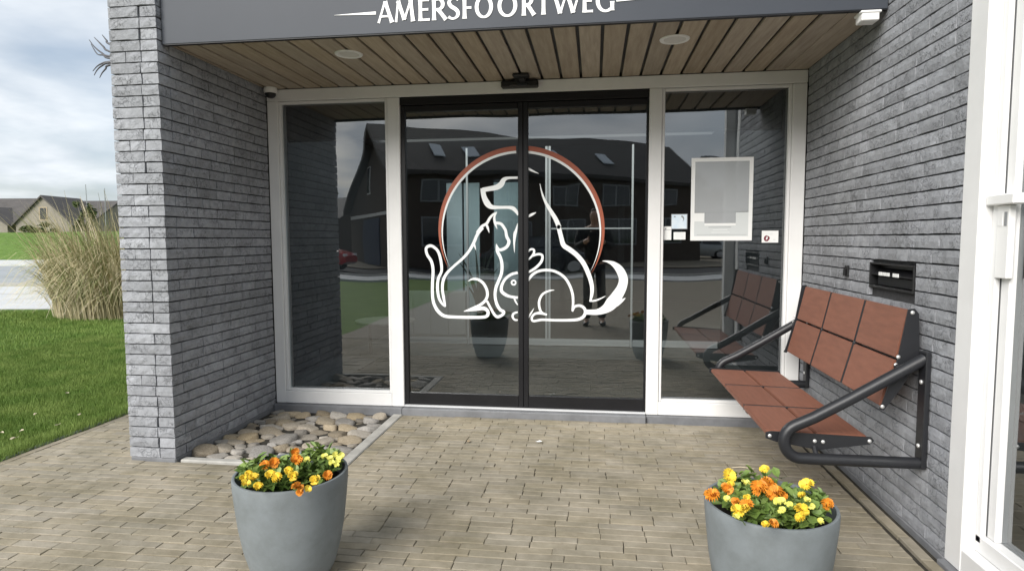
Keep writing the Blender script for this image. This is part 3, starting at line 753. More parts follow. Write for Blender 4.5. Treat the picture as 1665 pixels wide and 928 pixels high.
# poster and stickers on the side window
PY = GY - .0012
po = thing('poster', 'large white bordered poster with a pale lower panel on the side window', 'poster', (.88, PY, 1.3))
x0, x1, z0, z1 = .676, 1.096, 1.303, 1.882; bw = .026
for a, b in (((x0, PY, z1-bw), (x1, PY+.001, z1)), ((x0, PY, z0), (x1, PY+.001, z0+.03)), ((x0, PY, z0+.03), (x0+bw, PY+.001, z1-bw)), ((x1-bw, PY, z0+.03), (x1, PY+.001, z1-bw))): bx('border', 'paper', po, a, b)
fm = bpy.data.materials.new('sheer_film'); fm.use_nodes = True; ft = fm.node_tree; ft.nodes.clear()
fo_, fx, f1, f2 = [ft.nodes.new(n) for n in ('ShaderNodeOutputMaterial', 'ShaderNodeMixShader', 'ShaderNodeBsdfTransparent', 'ShaderNodeBsdfDiffuse')]
f2.inputs[0].default_value = (.7, .73, .75, 1); fx.inputs[0].default_value = .33
ft.links.new(f1.outputs[0], fx.inputs[1]); ft.links.new(f2.outputs[0], fx.inputs[2]); ft.links.new(fx.outputs[0], fo_.inputs[0])
bx('film', fm, po, (x0+bw, PY+.0004, 1.5), (x1-bw, PY+.0008, z1-bw)); bx('film', fm, po, (.7725, PY+.0004, 1.4255), (.9845, PY+.0008, 1.4995))
pp = MB(); pp.prism([(x0+bw, PY+.0004, z0+.03), (x1-bw, PY+.0004, z0+.03), (x1-bw, PY+.0004, 1.505), (.985, PY+.0004, 1.505), (.985, PY+.0004, 1.425), (.772, PY+.0004, 1.425), (.772, PY+.0004, 1.498), (x0+bw, PY+.0004, 1.498)], (0, .0006, 0)); pp.build('lower_panel', 'paper_grey', po)
bx('white_block', 'paper', po, (x0+bw, PY-.0002, 1.437), (.769, PY+.0002, 1.497)); bx('white_band', 'paper', po, (.772, PY-.0002, 1.408), (.985, PY+.0002, 1.424))
for i, (a, b) in enumerate(((.80, .955), (.83, .93), (.82, .945))): bx('text_line', 'ink' if i == 0 else 'decal_white', po, (a, PY-.0003, 1.395-.018*i), (b, PY+.0001, 1.398-.018*i))
bx('text_line', 'ink', po, (.72, PY-.0003, 1.343), (1.06, PY+.0001, 1.3445))
def sticker(label, x0, x1, z0, z1, material='paper', extra=None, group=None):
    s = thing('sticker', label, 'sticker', ((x0+x1)/2, PY, z0), group); bx('sheet', material, s, (x0, PY, z0), (x1, PY+.001, z1), .0003)
    if extra: extra(s)
    return s
def ex_blue(s):
    bx('backing', 'ink', s, (.541, PY+.0011, 1.384), (.655, PY+.0016, 1.492)); m = MB(); ribbon(m, [(.612, 1.478, .012), (.625, 1.466, .010), (.628, 1.45, .004), (.622, 1.44, .002)], PY-.0006, .0004); m.build('print', 'ink', s)
    m = MB(); ribbon(m, [(.560, 1.474, .008), (.572, 1.472, .008)], PY-.0006, .0004); m.build('print', 'ink', s)
sticker('pale blue square sticker with dark edge beside the poster', .546, .650, 1.388, 1.488, 'paper_blue', ex_blue)
def ex_tall(s): bx('print', 'ink', s, (.489, PY-.0005, 1.378), (.543, PY-.0001, 1.3805)); bx('print', 'ink', s, (.500, PY-.0005, 1.382), (.508, PY-.0001, 1.393))
sticker('narrow white upright sticker next to the post of the doors', .488, .544, 1.308, 1.404, 'paper', ex_tall)
def ex_small(s):
    for i in range(3): bx('print', 'paper_grey', s, (.575, PY-.0005, 1.350-.012*i), (.63, PY-.0001, 1.352-.012*i))
sticker('small white oblong sticker below the pale blue one', .560, .643, 1.310, 1.364, 'paper', ex_small)
def ex_logo(s):
    m = MB(); ribbon(m, [(1.208, 1.313, .012), (1.200, 1.303, .012), (1.188, 1.303, .010), (1.184, 1.315, .014), (1.188, 1.328, .012), (1.198, 1.334, .010)], PY-.0006, .0004); m.build('print', 'maroon', s)
    m = MB(); ribbon(m, [(1.200, 1.334, .004), (1.210, 1.322, .012), (1.209, 1.310, .010)], PY-.0007, .0004); m.build('print', 'maroon', s)
    bx('print', 'paper_grey', s, (1.238, PY-.0005, 1.306), (1.256, PY-.0001, 1.310))
    for i in range(2): bx('print', 'paper_grey', s, (1.185, PY-.0005, 1.352-.008*i), (1.235, PY-.0001, 1.3535-.008*i))
sticker('white card sticker with a maroon mark near the bench wall', 1.163, 1.274, 1.287, 1.370, 'paper', ex_logo)

# ------------------------------------------------------------------ rooms behind the glass
room = thing('entrance_hall', 'dim grey hall seen through the glass entrance', 'room'); room['kind'] = 'structure'
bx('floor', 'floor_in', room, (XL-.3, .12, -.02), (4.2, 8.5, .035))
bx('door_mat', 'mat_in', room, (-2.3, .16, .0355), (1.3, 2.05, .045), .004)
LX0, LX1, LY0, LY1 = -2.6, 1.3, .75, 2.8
bx('added_ceiling_screen', 'wall_in', room, (XL-.29, .62, 2.17), (XR+.01, .72, ZT+.029))  # added screen, hides the invented roof opening from the camera
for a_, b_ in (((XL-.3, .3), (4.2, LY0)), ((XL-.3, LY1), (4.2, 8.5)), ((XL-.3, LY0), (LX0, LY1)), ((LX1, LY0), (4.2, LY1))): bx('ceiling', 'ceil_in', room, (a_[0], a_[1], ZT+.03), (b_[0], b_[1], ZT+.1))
pane('added_roof_opening', 'inner_glass', room, (LX0-.01, LY0-.01, ZT+.101), (LX1+.01, LY1+.01, ZT+.11))  # invented opening, added so that daylight brightens the hall
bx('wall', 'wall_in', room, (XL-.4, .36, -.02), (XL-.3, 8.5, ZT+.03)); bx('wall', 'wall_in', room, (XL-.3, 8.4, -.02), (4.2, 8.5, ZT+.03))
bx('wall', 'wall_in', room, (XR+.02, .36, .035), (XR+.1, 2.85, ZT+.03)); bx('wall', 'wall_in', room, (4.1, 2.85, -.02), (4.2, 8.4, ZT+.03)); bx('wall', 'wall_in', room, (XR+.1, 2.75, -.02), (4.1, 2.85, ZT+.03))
idr = thing('inner_glass_door', 'slim silver framed inner glass doors behind the entrance doors', 'door', (-.54, 2.86, .04))
for x, w in ((-1.52, .022), (-.565, .026), (-.528, .026), (.435, .022)): bx('stile', 'alu', idr, (x-w/2, 2.845, .04), (x+w/2, 2.875, 2.4))
bx('bottom_rail', 'alu', idr, (-1.505, 2.846, .045), (.42, 2.874, .125)); bx('bottom_rail', 'alu', idr, (-2.46, 2.85, .045), (-1.54, 2.87, .125)); bx('bottom_rail', 'alu', idr, (.45, 2.85, .045), (1.42, 2.87, .125))
bx('mid_rail', 'alu', idr, (-.51, 2.851, 1.43), (.42, 2.869, 1.446)); pane('pane', 'inner_glass', idr, (-1.50, 2.859, .126), (-.58, 2.861, 2.4)); pane('pane', 'inner_glass', idr, (-.51, 2.859, .126), (.42, 2.861, 2.4))
cu = thing('panel_blind', 'tall pale blue panel blinds behind the inner doors', 'blind', (-1.6, 3.5, 0))
for a, b in ((-1.93, -1.72), (-1.70, -1.49), (-1.30, -.98)): bx('blind_panel', 'curtain', cu, (a, 3.5+random.uniform(-.02, .02), .30), (b, 3.53, 2.05), .004)
cb = thing('cabinet', 'low white cabinet standing behind the inner glass', 'cabinet', (-2.2, 3.6, .035))
for k in range(4): bx('cabinet_door', 'cabinet', cb, (-2.62+k*.24, 3.43, .06), (-2.39+k*.24, 3.45, .62), .004)
bx('carcass', 'cabinet', cb, (-2.63, 3.451, .036), (-1.66, 3.49, .64), .004)
pl = thing('indoor_plant', 'dark strap leaved plant in a charcoal pot behind the inner glass', 'plant', (-1.45, 3.2, .035))
one('pot', 'dark_pot', pl, 'lathe', [(.10, 0), (.15, .3), (.14, .3), (.13, .26), (.0, .25)], (-1.45, 3.2, .036), 24)
for k in range(9):
    a = random.uniform(0, 6.28); l = random.uniform(.5, 1.0); m = MB(); pts = []
    for i in range(6):
        t_ = i/5; pts.append(Vector((-1.45+math.cos(a)*.35*l*t_*t_, 3.2+math.sin(a)*.12*l*t_*t_, .3+l*1.1*t_-.15*t_*t_)))
    V = []; 
    for i, q in enumerate(pts): w = .022*(1-(i/5)**2)+.002; V += [q+Vector((-w, 0, 0)), q+Vector((w, 0, .0))]
    m.add(V, [(2*i, 2*i+1, 2*i+3, 2*i+2) for i in range(5)]); m.build('leaf', 'dark_leaf', pl)
tb = thing('side_table', 'low round table on one slim dark leg behind the window by the pillar', 'table', (-2.33, 2.12, .035))
one('table_top', 'table_wood', tb, 'lathe', [(.05, .36), (.26, .395), (.33, .412), (.33, .424), (0, .424)], (-2.33+.02, 2.12, 0), 40)
one('leg', 'black_alu', tb, 'lathe', [(.02, .04), (.018, .36)], (-2.49, 2.12, 0), 16); one('leg', 'black_alu', tb, 'lathe', [(.02, .04), (.018, .36)], (-2.15, 2.2, 0), 16)

# ------------------------------------------------------------------ glazing beside the bench wall
wr = thing('side_glazing', 'tall white framed glazing at the end of the bench wall', 'window', (XR, -2.4, 0))
ya = -YR-.002; YC = -2.56
bx('post', 'white_frame', wr, (XR-.002, ya-.11, .015), (XR+.13, ya, 3.3), .004)
bx('corner_post', 'white_frame', wr, (XR-.002, YC, .015), (XR+.13, YC+.10, 3.3), .004)
bx('sill_rail', 'white_frame', wr, (XR-.001, YC+.101, .015), (XR+.13, ya-.111, .11), .004)
bx('glazing_bead', 'white_frame', wr, (XR+.045, ya-.145, .15), (XR+.065, ya-.112, 3.3), .003)
bx('sash_stile', 'white_frame', wr, (XR+.066, ya-.195, .18), (XR+.11, ya-.146, 3.3), .004)
bx('sash_rail', 'white_frame', wr, (XR+.045, YC+.101, .111), (XR+.11, ya-.112, .179), .004)
bx('seal', 'ink', wr, (XR+.07, ya-.1455, .18), (XR+.1, ya-.1125, 3.3))
pane('pane', 'glass_window', wr, (XR+.088, YC+.09, .18), (XR+.089, ya-.193, 3.3))
bx('latch_bar', 'white_plastic', wr, (XR+.018, ya-.268, 1.436), (XR+.066, ya-.115, 1.474), .004)
lp = bx('latch_plate', 'white_plastic', wr, (XR+.040, ya-.215, 1.17), (XR+.064, ya-.148, 1.435), .003)
bx('keyhole', 'ink', lp, (XR+.0385, ya-.205, 1.36), (XR+.0402, ya-.19, 1.41)); bx('keyhole', 'white_frame', lp, (XR+.0385, ya-.180, 1.36), (XR+.0402, ya-.155, 1.41))
bx('threshold', 'sill', wr, (XR-.03, YC, -.05), (XR+.2, ya, .014), .004)
bx('front_rail', 'white_frame', wr, (XR+.131, YC+.001, .015), (4.1, YC+.10, .18), .004)
for x in (2.7, 4.0): bx('front_post', 'white_frame', wr, (x, YC+.002, .181), (x+.1, YC+.099, 3.3), .004)
pane('front_pane', 'glass_window', wr, (XR+.12, YC+.05, .17), (4.0, YC+.051, 3.3))
srm = thing('side_room', 'grey room behind the side glazing', 'room'); srm['kind'] = 'structure'
bx('floor', 'floor_in', srm, (XR+.2, YC+.1, -.02), (4.1, -.4, .03)); bx('wall', 'wall_in', srm, (4.1, YC, -.02), (4.2, -.4, 3.3)); bx('wall', 'wall_in', srm, (XR+.2, -.4, -.02), (4.2, -.3, 3.3)); bx('ceiling', 'ceil_in', srm, (XR+.13, YC, 3.3), (4.2, .3, 3.4))

# ------------------------------------------------------------------ letter box and small holder in the bench wall
lb = thing('letter_box', 'black built-in letter box with white name tags above the bench', 'letter box', (XR, -1.27, HZ0))
bx('back_plate', 'black_plastic', lb, (XR+.05, HY0+.002, HZ0+.002), (XR+.06, HY1-.002, HZ1-.002))
for a, b in (((XR-.004, HY0+.002, HZ1-.012), (XR+.05, HY1-.002, HZ1-.002)), ((XR-.004, HY0+.002, HZ0+.002), (XR+.05, HY1-.002, HZ0+.012)), ((XR-.004, HY0+.002, HZ0+.012), (XR+.05, HY0+.014, HZ1-.012)), ((XR-.004, HY1-.014, HZ0+.012), (XR+.05, HY1-.002, HZ1-.012))): bx('rim', 'black_plastic', lb, a, b, .002)
fl = MB(); fl.prism([(XR+.049, HY0+.016, HZ1-.03), (XR+.002, HY0+.016, HZ1-.058), (XR+.002, HY0+.016, HZ1-.066), (XR+.049, HY0+.016, HZ1-.066)], (0, HY1-HY0-.032, 0)); flo = fl.build('flap', 'black_alu', lb)
for y, w in ((-1.165, .03), (-1.205, .03), (-1.245, .03), (-1.325, .055)): bx('name_tag', 'paper', flo, (XR-.0015, y-w/2, HZ1-.0655), (XR+.0018, y+w/2, HZ1-.0485))
bx('slot_plate', 'black_alu', lb, (XR+.02, HY0+.05, HZ0+.016), (XR+.03, HY1-.05, HZ0+.06), .002)
kh = thing('wall_hook', 'small black hook plate on the bench wall beside the letter box', 'hook', (XR, -.765, 1.1))
bx('hook_plate', 'black_plastic', kh, (XR-.012, -.79, 1.10), (XR-.001, -.745, 1.165), .004); bx('hook', 'black_plastic', kh, (XR-.026, -.775, 1.105), (XR-.0125, -.76, 1.145), .003)

# ------------------------------------------------------------------ wall bench
be = thing('wall_bench', 'wall mounted bench with red-brown panels and black tube arms', 'bench', (1.0, -.92, 0))
BY = (-1.595, -1.148, -.692, -.240)
nb = be
zs = .447
def panel(name, parent, P0, P1, P2, P3, th):        # slab from four corners + thickness along its normal
    P = [Vector(p) for p in (P0, P1, P2, P3)]; n = (P[1]-P[0]).cross(P[3]-P[0]).normalized()*th
    bm = bmesh.new(); vs = [bm.verts.new(p) for p in P] + [bm.verts.new(p+n) for p in P]
    for f in ((0,1,2,3), (7,6,5,4), (0,4,5,1), (1,5,6,2), (2,6,7,3), (3,7,4,0)): bm.faces.new([vs[i] for i in f])
    bmesh.ops.recalc_face_normals(bm, faces=bm.faces[:]); bmesh.ops.bevel(bm, geom=bm.edges[:], offset=.004, segments=2, affect='EDGES')
    me = bpy.data.meshes.new(name); bm.to_mesh(me); bm.free(); return link(name, me, 'seat', parent)
for i in range(3):
    y0, y1 = BY[i]+.0105, BY[i+1]-.0105
    for (xa, xb, za, zb) in ((.783, .992, zs, zs-.006), (1.002, 1.216, zs-.006, zs-.012)):
        panel('seat_panel', be, (xa, y0, za), (xb, y0, zb), (xb, y1, zb), (xa, y1, za), -.024)
    for (xa, za, xb, zb) in ((1.262, .575, 1.316, .782), (1.320, .792, 1.366, 1.005)):
        panel('back_panel', be, (xa, y0, za), (xa, y1, za), (xb, y1, zb), (xb, y0, zb), .024)
for Y in BY[1:3]:                                   # steel straps behind the panel joints; added dark ribs fill the gaps as seam shade
    m = MB(); m.prism([(.80, Y-.02, zs-.0265), (1.21, Y-.02, zs-.038), (1.21, Y-.02, zs-.046), (.80, Y-.02, zs-.046)], (0, .04, 0)); m.prism([(.786, Y-.0104, zs-.0012), (1.213, Y-.0104, zs-.0130), (1.213, Y-.0104, zs-.04), (.786, Y-.0104, zs-.028)], (0, .0208, 0)); m.build('seat_strap_gap_shade', 'bench_steel', be)
    m = MB(); m.prism([(1.290, Y-.02, .578), (1.342, Y-.02, .782), (1.392, Y-.02, .995), (1.399, Y-.02, .995), (1.350, Y-.02, .782), (1.298, Y-.02, .578)], (0, .04, 0)); m.prism([(1.2638, Y-.0104, .577), (1.3175, Y-.0104, .783), (1.3215, Y-.0104, .792), (1.3668, Y-.0104, 1.003), (1.392, Y-.0104, .995), (1.342, Y-.0104, .780), (1.290, Y-.0104, .575)], (0, .0208, 0)); m.build('back_strap_gap_shade', 'bench_steel', be)
for sgn, Y in ((-1, -1.612), (1, -.222)):
    # side brackets (flat steel plates)
    m = MB(); m.prism([(.775, Y-.004, zs-.004), (.80, Y-.004, zs+.002), (1.225, Y-.004, zs-.010), (1.235, Y-.004, zs-.025), (1.215, Y-.004, zs-.042), (1.0, Y-.004, zs-.075), (.82, Y-.004, zs-.045), (.775, Y-.004, zs-.03)], (0, .008, 0)); m.build('seat_bracket', 'bench_steel', be)
    m = MB(); m.prism([(1.250, Y-.004, .565), (1.268, Y-.004, .560), (1.335, Y-.004, .66), (1.405, Y-.004, .80), (1.395, Y-.004, .99), (1.378, Y-.004, 1.012), (1.352, Y-.004, 1.008), (1.318, Y-.004, .79), (1.262, Y-.004, .59)], (0, .008, 0)); m.build('back_bracket', 'bench_steel', be)
    for (x, z) in ((.792, zs-.018), (.985, zs-.035), (1.02, zs-.037), (1.215, zs-.026), (1.368, .995), (1.318, .80), (1.310, .765), (1.262, .578)):
        m = MB(); yy = Y-.004*1 if sgn < 0 else Y+.004
        mt = Matrix.Translation((x, yy, z)) @ Matrix.Rotation(R(90 if sgn < 0 else -90), 4, 'X')
        m.lathe([(.009, 0), (.0085, .004), (.004, .006), (.0005, .0065)], (0, 0, 0), 14, mt); m.build('bolt', 'bolt', be, True)
    # arm: bent tube from the wall plate down to the front and back to the wall
    Ya = Y + sgn*.040
    pts = [(1.408, .800), (1.11, .614), (.965, .528)]
    n0 = len(pts)
    c = (.921, .420); rad = .078
    for a in range(118, 271, 14): pts.append((c[0]+rad*math.cos(R(a)), c[1]+rad*math.sin(R(a))))
    pts += [(.99, .342), (1.408, .342)]
    m = MB(); m.tube([(x, Ya, z) for x, z in pts], .0255, 18); m.build('arm_rest', 'bench_steel', be, 'auto')
    wp = bx('wall_plate', 'bench_steel', be, (1.400, Ya-.032, .325), (1.421, Ya+.032, .832), .004)
    for z in (.42, .70):
        m = MB(); m.lathe([(.010, 0), (.010, .005), (.004, .008), (.0005, .0085)], (0, 0, 0), 14, Matrix.Translation((1.400, Ya, z)) @ Matrix.Rotation(R(-90), 4, 'Y')); m.build('bolt', 'bolt', wp, True)
    m = MB(); m.tube([(.985, Y, .385), (.985, Ya, .350)], .012, 8); m.tube([(1.31, Y, .76), (1.335, Ya, .755)], .012, 8); m.build('spacer', 'bench_steel', be)
m = MB(); m.tube([(1.34, -1.60, .70), (1.34, -.235, .70)], .014, 10); m.tube([(1.0, -1.60, .40), (1.0, -.235, .40)], .014, 10); m.build('cross_tube', 'bench_steel', be)

# ------------------------------------------------------------------ stone bed
sb = thing('stone_bed', 'bed of loose beige stones in the corner by the pillar wall', 'stone bed', (-2, -.6, 0))
bx('bed_soil', 'paver_bed', sb, (XL+.005, STONE_Y+.06, -.2), (-1.501, -.044, -.028))
kb = MB(); kb.bbox((-1.50, -1.10, -.15), (-1.425, -.06, .006), .006); kb.build('kerb', 'concrete', sb)
kb = MB(); kb.bbox((XL+.01, -1.155, -.15), (-1.425, -1.102, .006), .006); kb.build('kerb', 'concrete', sb)
def stone_mesh(seed):
    r = random.Random(seed); bm = bmesh.new(); bmesh.ops.create_icosphere(bm, subdivisions=3, radius=1)
    planes = []
    na = r.choice([5, 6, 6, 7]); a0 = r.uniform(0, 6.28)
    for k in range(na): planes.append((Vector((math.cos(a0+k*6.283/na+r.uniform(-.25, .25)), math.sin(a0+k*6.283/na+r.uniform(-.25, .25)), r.uniform(-.1, .3))).normalized(), r.uniform(.72, .92)))
    for k in range(3): planes.append((Vector((r.uniform(-.35, .35), r.uniform(-.35, .35), 1)).normalized(), r.uniform(.5, .66)))
    for v in bm.verts:
        for n, o in planes:
            d = v.co.dot(n)
            if d > o: v.co -= n*(d-o)*.93
        v.co *= r.uniform(.985, 1.015)
    me = bpy.data.meshes.new('stone'); bm.to_mesh(me); bm.free(); me.materials.append(M['stone'])
    me.polygons.foreach_set('use_smooth', [True]*len(me.polygons)); return me
SM = [stone_mesh(100+k) for k in range(10)]
placed = []
for i in range(2600):
    big = i < 900
    r_ = random.uniform(.055, .085) if big else random.uniform(.03, .05)
    x, y = random.uniform(XL+.03, -1.52), random.uniform(-1.08, -.06)
    if x-r_*.8 < XL or x+r_*.9 > -1.50 or y+r_*.75 > -.045 or y-r_*.8 < -1.10: continue
    if all(math.hypot(x-a, (y-b)*1.12) > (r_+c)*.84 for a, b, c in placed): placed.append((x, y, r_))
for (x, y, r_) in placed:
    o = bpy.data.objects.new('stone', random.choice(SM)); COL.objects.link(o); o.parent = sb; o.matrix_parent_inverse = sb.matrix_basis.inverted()
    o.location = (x, y, -.02+random.uniform(-.012, .012)); o.rotation_euler = (random.uniform(-.22, .22), random.uniform(-.22, .22), random.choice([0, math.pi])+random.uniform(-.5, .5))
    o.scale = (r_*random.uniform(1.05, 1.35), r_*random.uniform(.85, 1.05), r_*random.uniform(.6, .85))

# ------------------------------------------------------------------ planters with pansies
def planter(c, label):
    r, h = .216, .42
    p = thing('planter', label, 'planter', (c[0], c[1], 0))
    prof = [(.0, .002), (.128, .002), (.140, .008), (.160, .05), (.182, .13), (.198, .22), (.208, .31), (.2145, .38), (.2155, .41), (.2135, .4185), (.2085, .42), (.2035, .4185), (.201, .41), (.196, .36), (.19, .345)]
    one('pot', 'pot', p, 'lathe', prof[1:], (c[0], c[1], 0), 72, smooth='auto')
    m = MB(); m.lathe([(.0, .372), (.1, .376), (.2, .362)], (c[0], c[1], 0), 40); m.build('soil', 'soil', p)
    return p
P1, P2 = (-1.172, -2.258), (.603, -2.323)
planter(P1, 'grey tapered stoneware planter near the stone bed'); planter(P2, 'grey tapered stoneware planter near the wall bench')
def petal_mesh(name, material, ruffle, seed, nP=5, spread=1.0):
    r = random.Random(seed); m = MB()
    for k in range(nP):
        a = k/nP*2*math.pi + r.uniform(-.15, .15); rad = r.uniform(.85, 1.1)*spread
        mt = Matrix.Rotation(a, 4, 'Z') @ Matrix.Rotation(-r.uniform(.0, 1.0), 4, 'Y')
        V = [Vector((0, 0, .02*k))]; n = 9
        for i in range(n):
            t_ = -1 + 2*i/(n-1); V.append(Vector((.45*rad, .38*t_*rad, .02*k + r.uniform(-.02, .02))))
        for i in range(n):
            t_ = -1 + 2*i/(n-1); V.append(Vector((rad*(1-.28*t_*t_), .55*t_*rad, .02*k + (.12 if i % 2 else -.08)*ruffle + r.uniform(-.05, .05)*ruffle)))
        F = [(0, 1+i, 2+i) for i in range(n-1)] + [(1+i, 1+n+i, 2+n+i, 2+i) for i in range(n-1)]
        m.add([mt @ v for v in V], F)
    me = bpy.data.meshes.new(name); me.from_pydata([tuple(v) for v in m.v], [], m.f); me.update(); me.materials.append(M[material])
    me.polygons.foreach_set('use_smooth', [True]*len(me.polygons)); return me
FL = {'o': [petal_mesh('flower', 'petal_orange', 2.6, k, 9) for k in range(3)], 'y': [petal_mesh('flower', 'petal_yellow', 1.8, 10+k, 7) for k in range(3)], 'p': [petal_mesh('flower', 'petal_pale', 1.2, 20+k) for k in range(3)]}
CEN = MB().lathe([(.0, .26), (.07, .24), (.10, .16), (.08, .08)], (0, 0, 0), 8)
CENM = bpy.data.meshes.new('flower_centre'); CENM.from_pydata([tuple(v) for v in CEN.v], [], CEN.f); CENM.materials.append(M['petal_centre'])
def foliage(cx, cy, rad, n, z0, zh, seed, rim):
    r = random.Random(seed); m = MB()
    for _ in range(n):
        a = r.uniform(0, 6.283); q = rad*math.sqrt(r.random()); x, y = cx+q*math.cos(a), cy+q*math.sin(a)
        dx_, dy_ = x-rim[0], y-rim[1]; dd = math.hypot(dx_, dy_)
        if dd > .165: x, y = rim[0]+dx_/dd*.163, rim[1]+dy_/dd*.163; dd = .165
        z = z0 + (.032 if dd > .13 else 0) + zh*r.random()**1.2*(1-.45*(min(dd, .2)/.2)**2)
        L = r.uniform(.022, .05); w = L*r.uniform(.22, .42)
        mt = Matrix.Translation((x, y, z)) @ Matrix.Rotation(r.uniform(0, 6.283), 4, 'Z') @ Matrix.Rotation(r.uniform(-1.2, .35), 4, 'Y') @ Matrix.Rotation(r.uniform(-.5, .5), 4, 'X')
        V = [(0, 0, 0), (L*.3, w*.8, .004), (L*.65, w, .002), (L, 0, -.006), (L*.65, -w, .002), (L*.3, -w*.8, .004), (L*.5, 0, -.004)]
        m.add([mt @ Vector(v) for v in V], [(0,1,6), (1,2,6), (2,3,6), (3,4,6), (4,5,6), (5,0,6)])
    return m
def plant(label, group, ctr, rim, flowers, seed, nleaf=330, rad=.10):
    p = thing('pansy_plant', label, 'flowers', (ctr[0], ctr[1], .375), group)
    fo = foliage(ctr[0], ctr[1], rad, nleaf, .374, .075, seed, rim).build('foliage', 'leaf', p)
    r = random.Random(seed+5)
    for (kind, px, py, z, s) in flowers:
        q = on(2, z+.022, px, py)
        st = MB(); base = Vector((ctr[0]+(q.x-ctr[0])*.5, ctr[1]+(q.y-ctr[1])*.5, .38)); st.tube([base, (base+q)/2+Vector((0, 0, .012)), q], .0016, 5); st.build('stem', 'leaf', p)
        o = bpy.data.objects.new('flower', r.choice(FL[kind])); COL.objects.link(o); o.parent = p; o.matrix_parent_inverse = p.matrix_basis.inverted()
        d = (CAM - q).normalized(); d = (d*.75 + Vector((r.uniform(-.5, .5), r.uniform(-.5, .5), .55))).normalized()
        o.location = q; o.rotation_euler = d.to_track_quat('Z', 'Y').to_euler(); o.scale = (s*1.25*r.uniform(.8, 1.15),)*3
        c_ = bpy.data.objects.new('flower_centre', CENM); COL.objects.link(c_); c_.parent = o; c_.scale = (1, 1, 1)
G1 = 'pansies planted in the grey planters'
plant('pansies with pale yellow buds in the planter near the stone bed', G1, (P1[0]+.09, P1[1]+.07), P1,
      [('p', 545, 740, .455, .014), ('p', 552, 748, .45, .013), ('p', 537, 746, .46, .013), ('p', 555, 741, .45, .012), ('p', 500, 748, .46, .011), ('p', 528, 743, .46, .012), ('p', 540, 752, .45, .011), ('p', 548, 756, .445, .011)], 1, 420, .12)
plant('orange pansies in the planter near the stone bed', G1, (P1[0]-.02, P1[1]-.02), P1,
      [('o', 479, 736, .49, .019), ('o', 482, 748, .48, .018), ('o', 432, 757, .455, .021), ('o', 446, 752, .46, .018), ('o', 532, 773, .44, .019), ('o', 483, 794, .435, .022), ('o', 488, 800, .42, .014)], 2, 380, .12)
plant('bright yellow pansies in the planter near the stone bed', G1, (P1[0]-.07, P1[1]-.05), P1,
      [('y', 440, 772, .455, .022), ('y', 452, 777, .45, .018), ('y', 470, 765, .465, .017), ('y', 476, 774, .455, .016), ('y', 412, 777, .44, .018), ('y', 400, 787, .43, .016), ('y', 420, 790, .43, .015), ('y', 396, 777, .435, .014), ('y', 512, 780, .44, .016), ('y', 500, 795, .43, .014), ('y', 405, 770, .44, .014)], 3, 420, .125)
plant('large orange pansies in the planter near the wall bench', G1, (P2[0]-.03, P2[1]+.04), P2,
      [('o', 1233, 794, .475, .028), ('o', 1248, 790, .475, .022), ('o', 1262, 803, .465, .022), ('o', 1270, 806, .46, .017), ('o', 1181, 795, .45, .022), ('o', 1158, 807, .435, .022), ('o', 1252, 806, .465, .017), ('o', 1214, 822, .455, .017), ('o', 1257, 852, .435, .014), ('o', 1344, 820, .435, .016), ('o', 1196, 815, .45, .012)], 4, 460, .13)
plant('bright yellow pansies in the planter near the wall bench', G1, (P2[0]+.06, P2[1]-.03), P2,
      [('y', 1312, 788, .465, .024), ('y', 1302, 830, .455, .021), ('y', 1302, 842, .445, .020), ('y', 1184, 773, .455, .020), ('y', 1243, 763, .49, .013), ('y', 1200, 831, .445, .021), ('y', 1212, 828, .45, .018), ('y', 1214, 809, .455, .015), ('y', 1305, 806, .46, .014), ('y', 1245, 853, .435, .013), ('y', 1188, 787, .45, .013)], 5, 480, .13)
plant('pansies with pale yellow buds in the planter near the wall bench', G1, (P2[0]-.04, P2[1]-.07), P2,
      [('p', 1211, 786, .465, .014), ('p', 1250, 782, .47, .013), ('p', 1271, 816, .455, .015), ('p', 1264, 815, .455, .012), ('p', 1182, 812, .445, .012), ('p', 1312, 813, .455, .013), ('p', 1320, 823, .45, .011), ('p', 1272, 830, .45, .012), ('p', 1334, 848, .43, .010), ('p', 1285, 820, .455, .010), ('p', 1196, 842, .435, .011)], 6, 460, .13)

# ------------------------------------------------------------------ prongs sticking out behind the pillar
pr = thing('wall_prongs', 'dark curved metal prongs sticking out from the pillar side', 'ornament', (XL-WP, -.9, 2.44))
bx('mount_plate', 'prong', pr, (XL-WP-.03, -.95, 2.38), (XL-WP-.012, -.85, 2.50), .004)
for pts in ([(178, 92), (165, 86), (153, 76), (145, 65)], [(178, 84), (168, 76), (160, 68), (153, 61)], [(178, 72), (174, 67), (170, 62), (166, 57)], [(178, 101), (167, 103), (158, 108), (151, 116)], [(178, 102), (166, 107), (158, 114), (153, 123)], [(178, 106), (172, 112), (166, 119), (162, 127)], [(178, 95), (168, 90), (158, 88), (148, 72)]):
    m = MB(); Pp = [on(1, -.9, *a) for a in pts]; Pp = [Vector((XL-WP-.02, -.9, 2.44))] + Pp; Pp = [Vector(v) for v in catmull(Pp, 4)]
    m.tube(Pp, [.007*(1-i/len(Pp))+.0015 for i in range(len(Pp))], 6); m.build('prong', 'prong', pr, True)

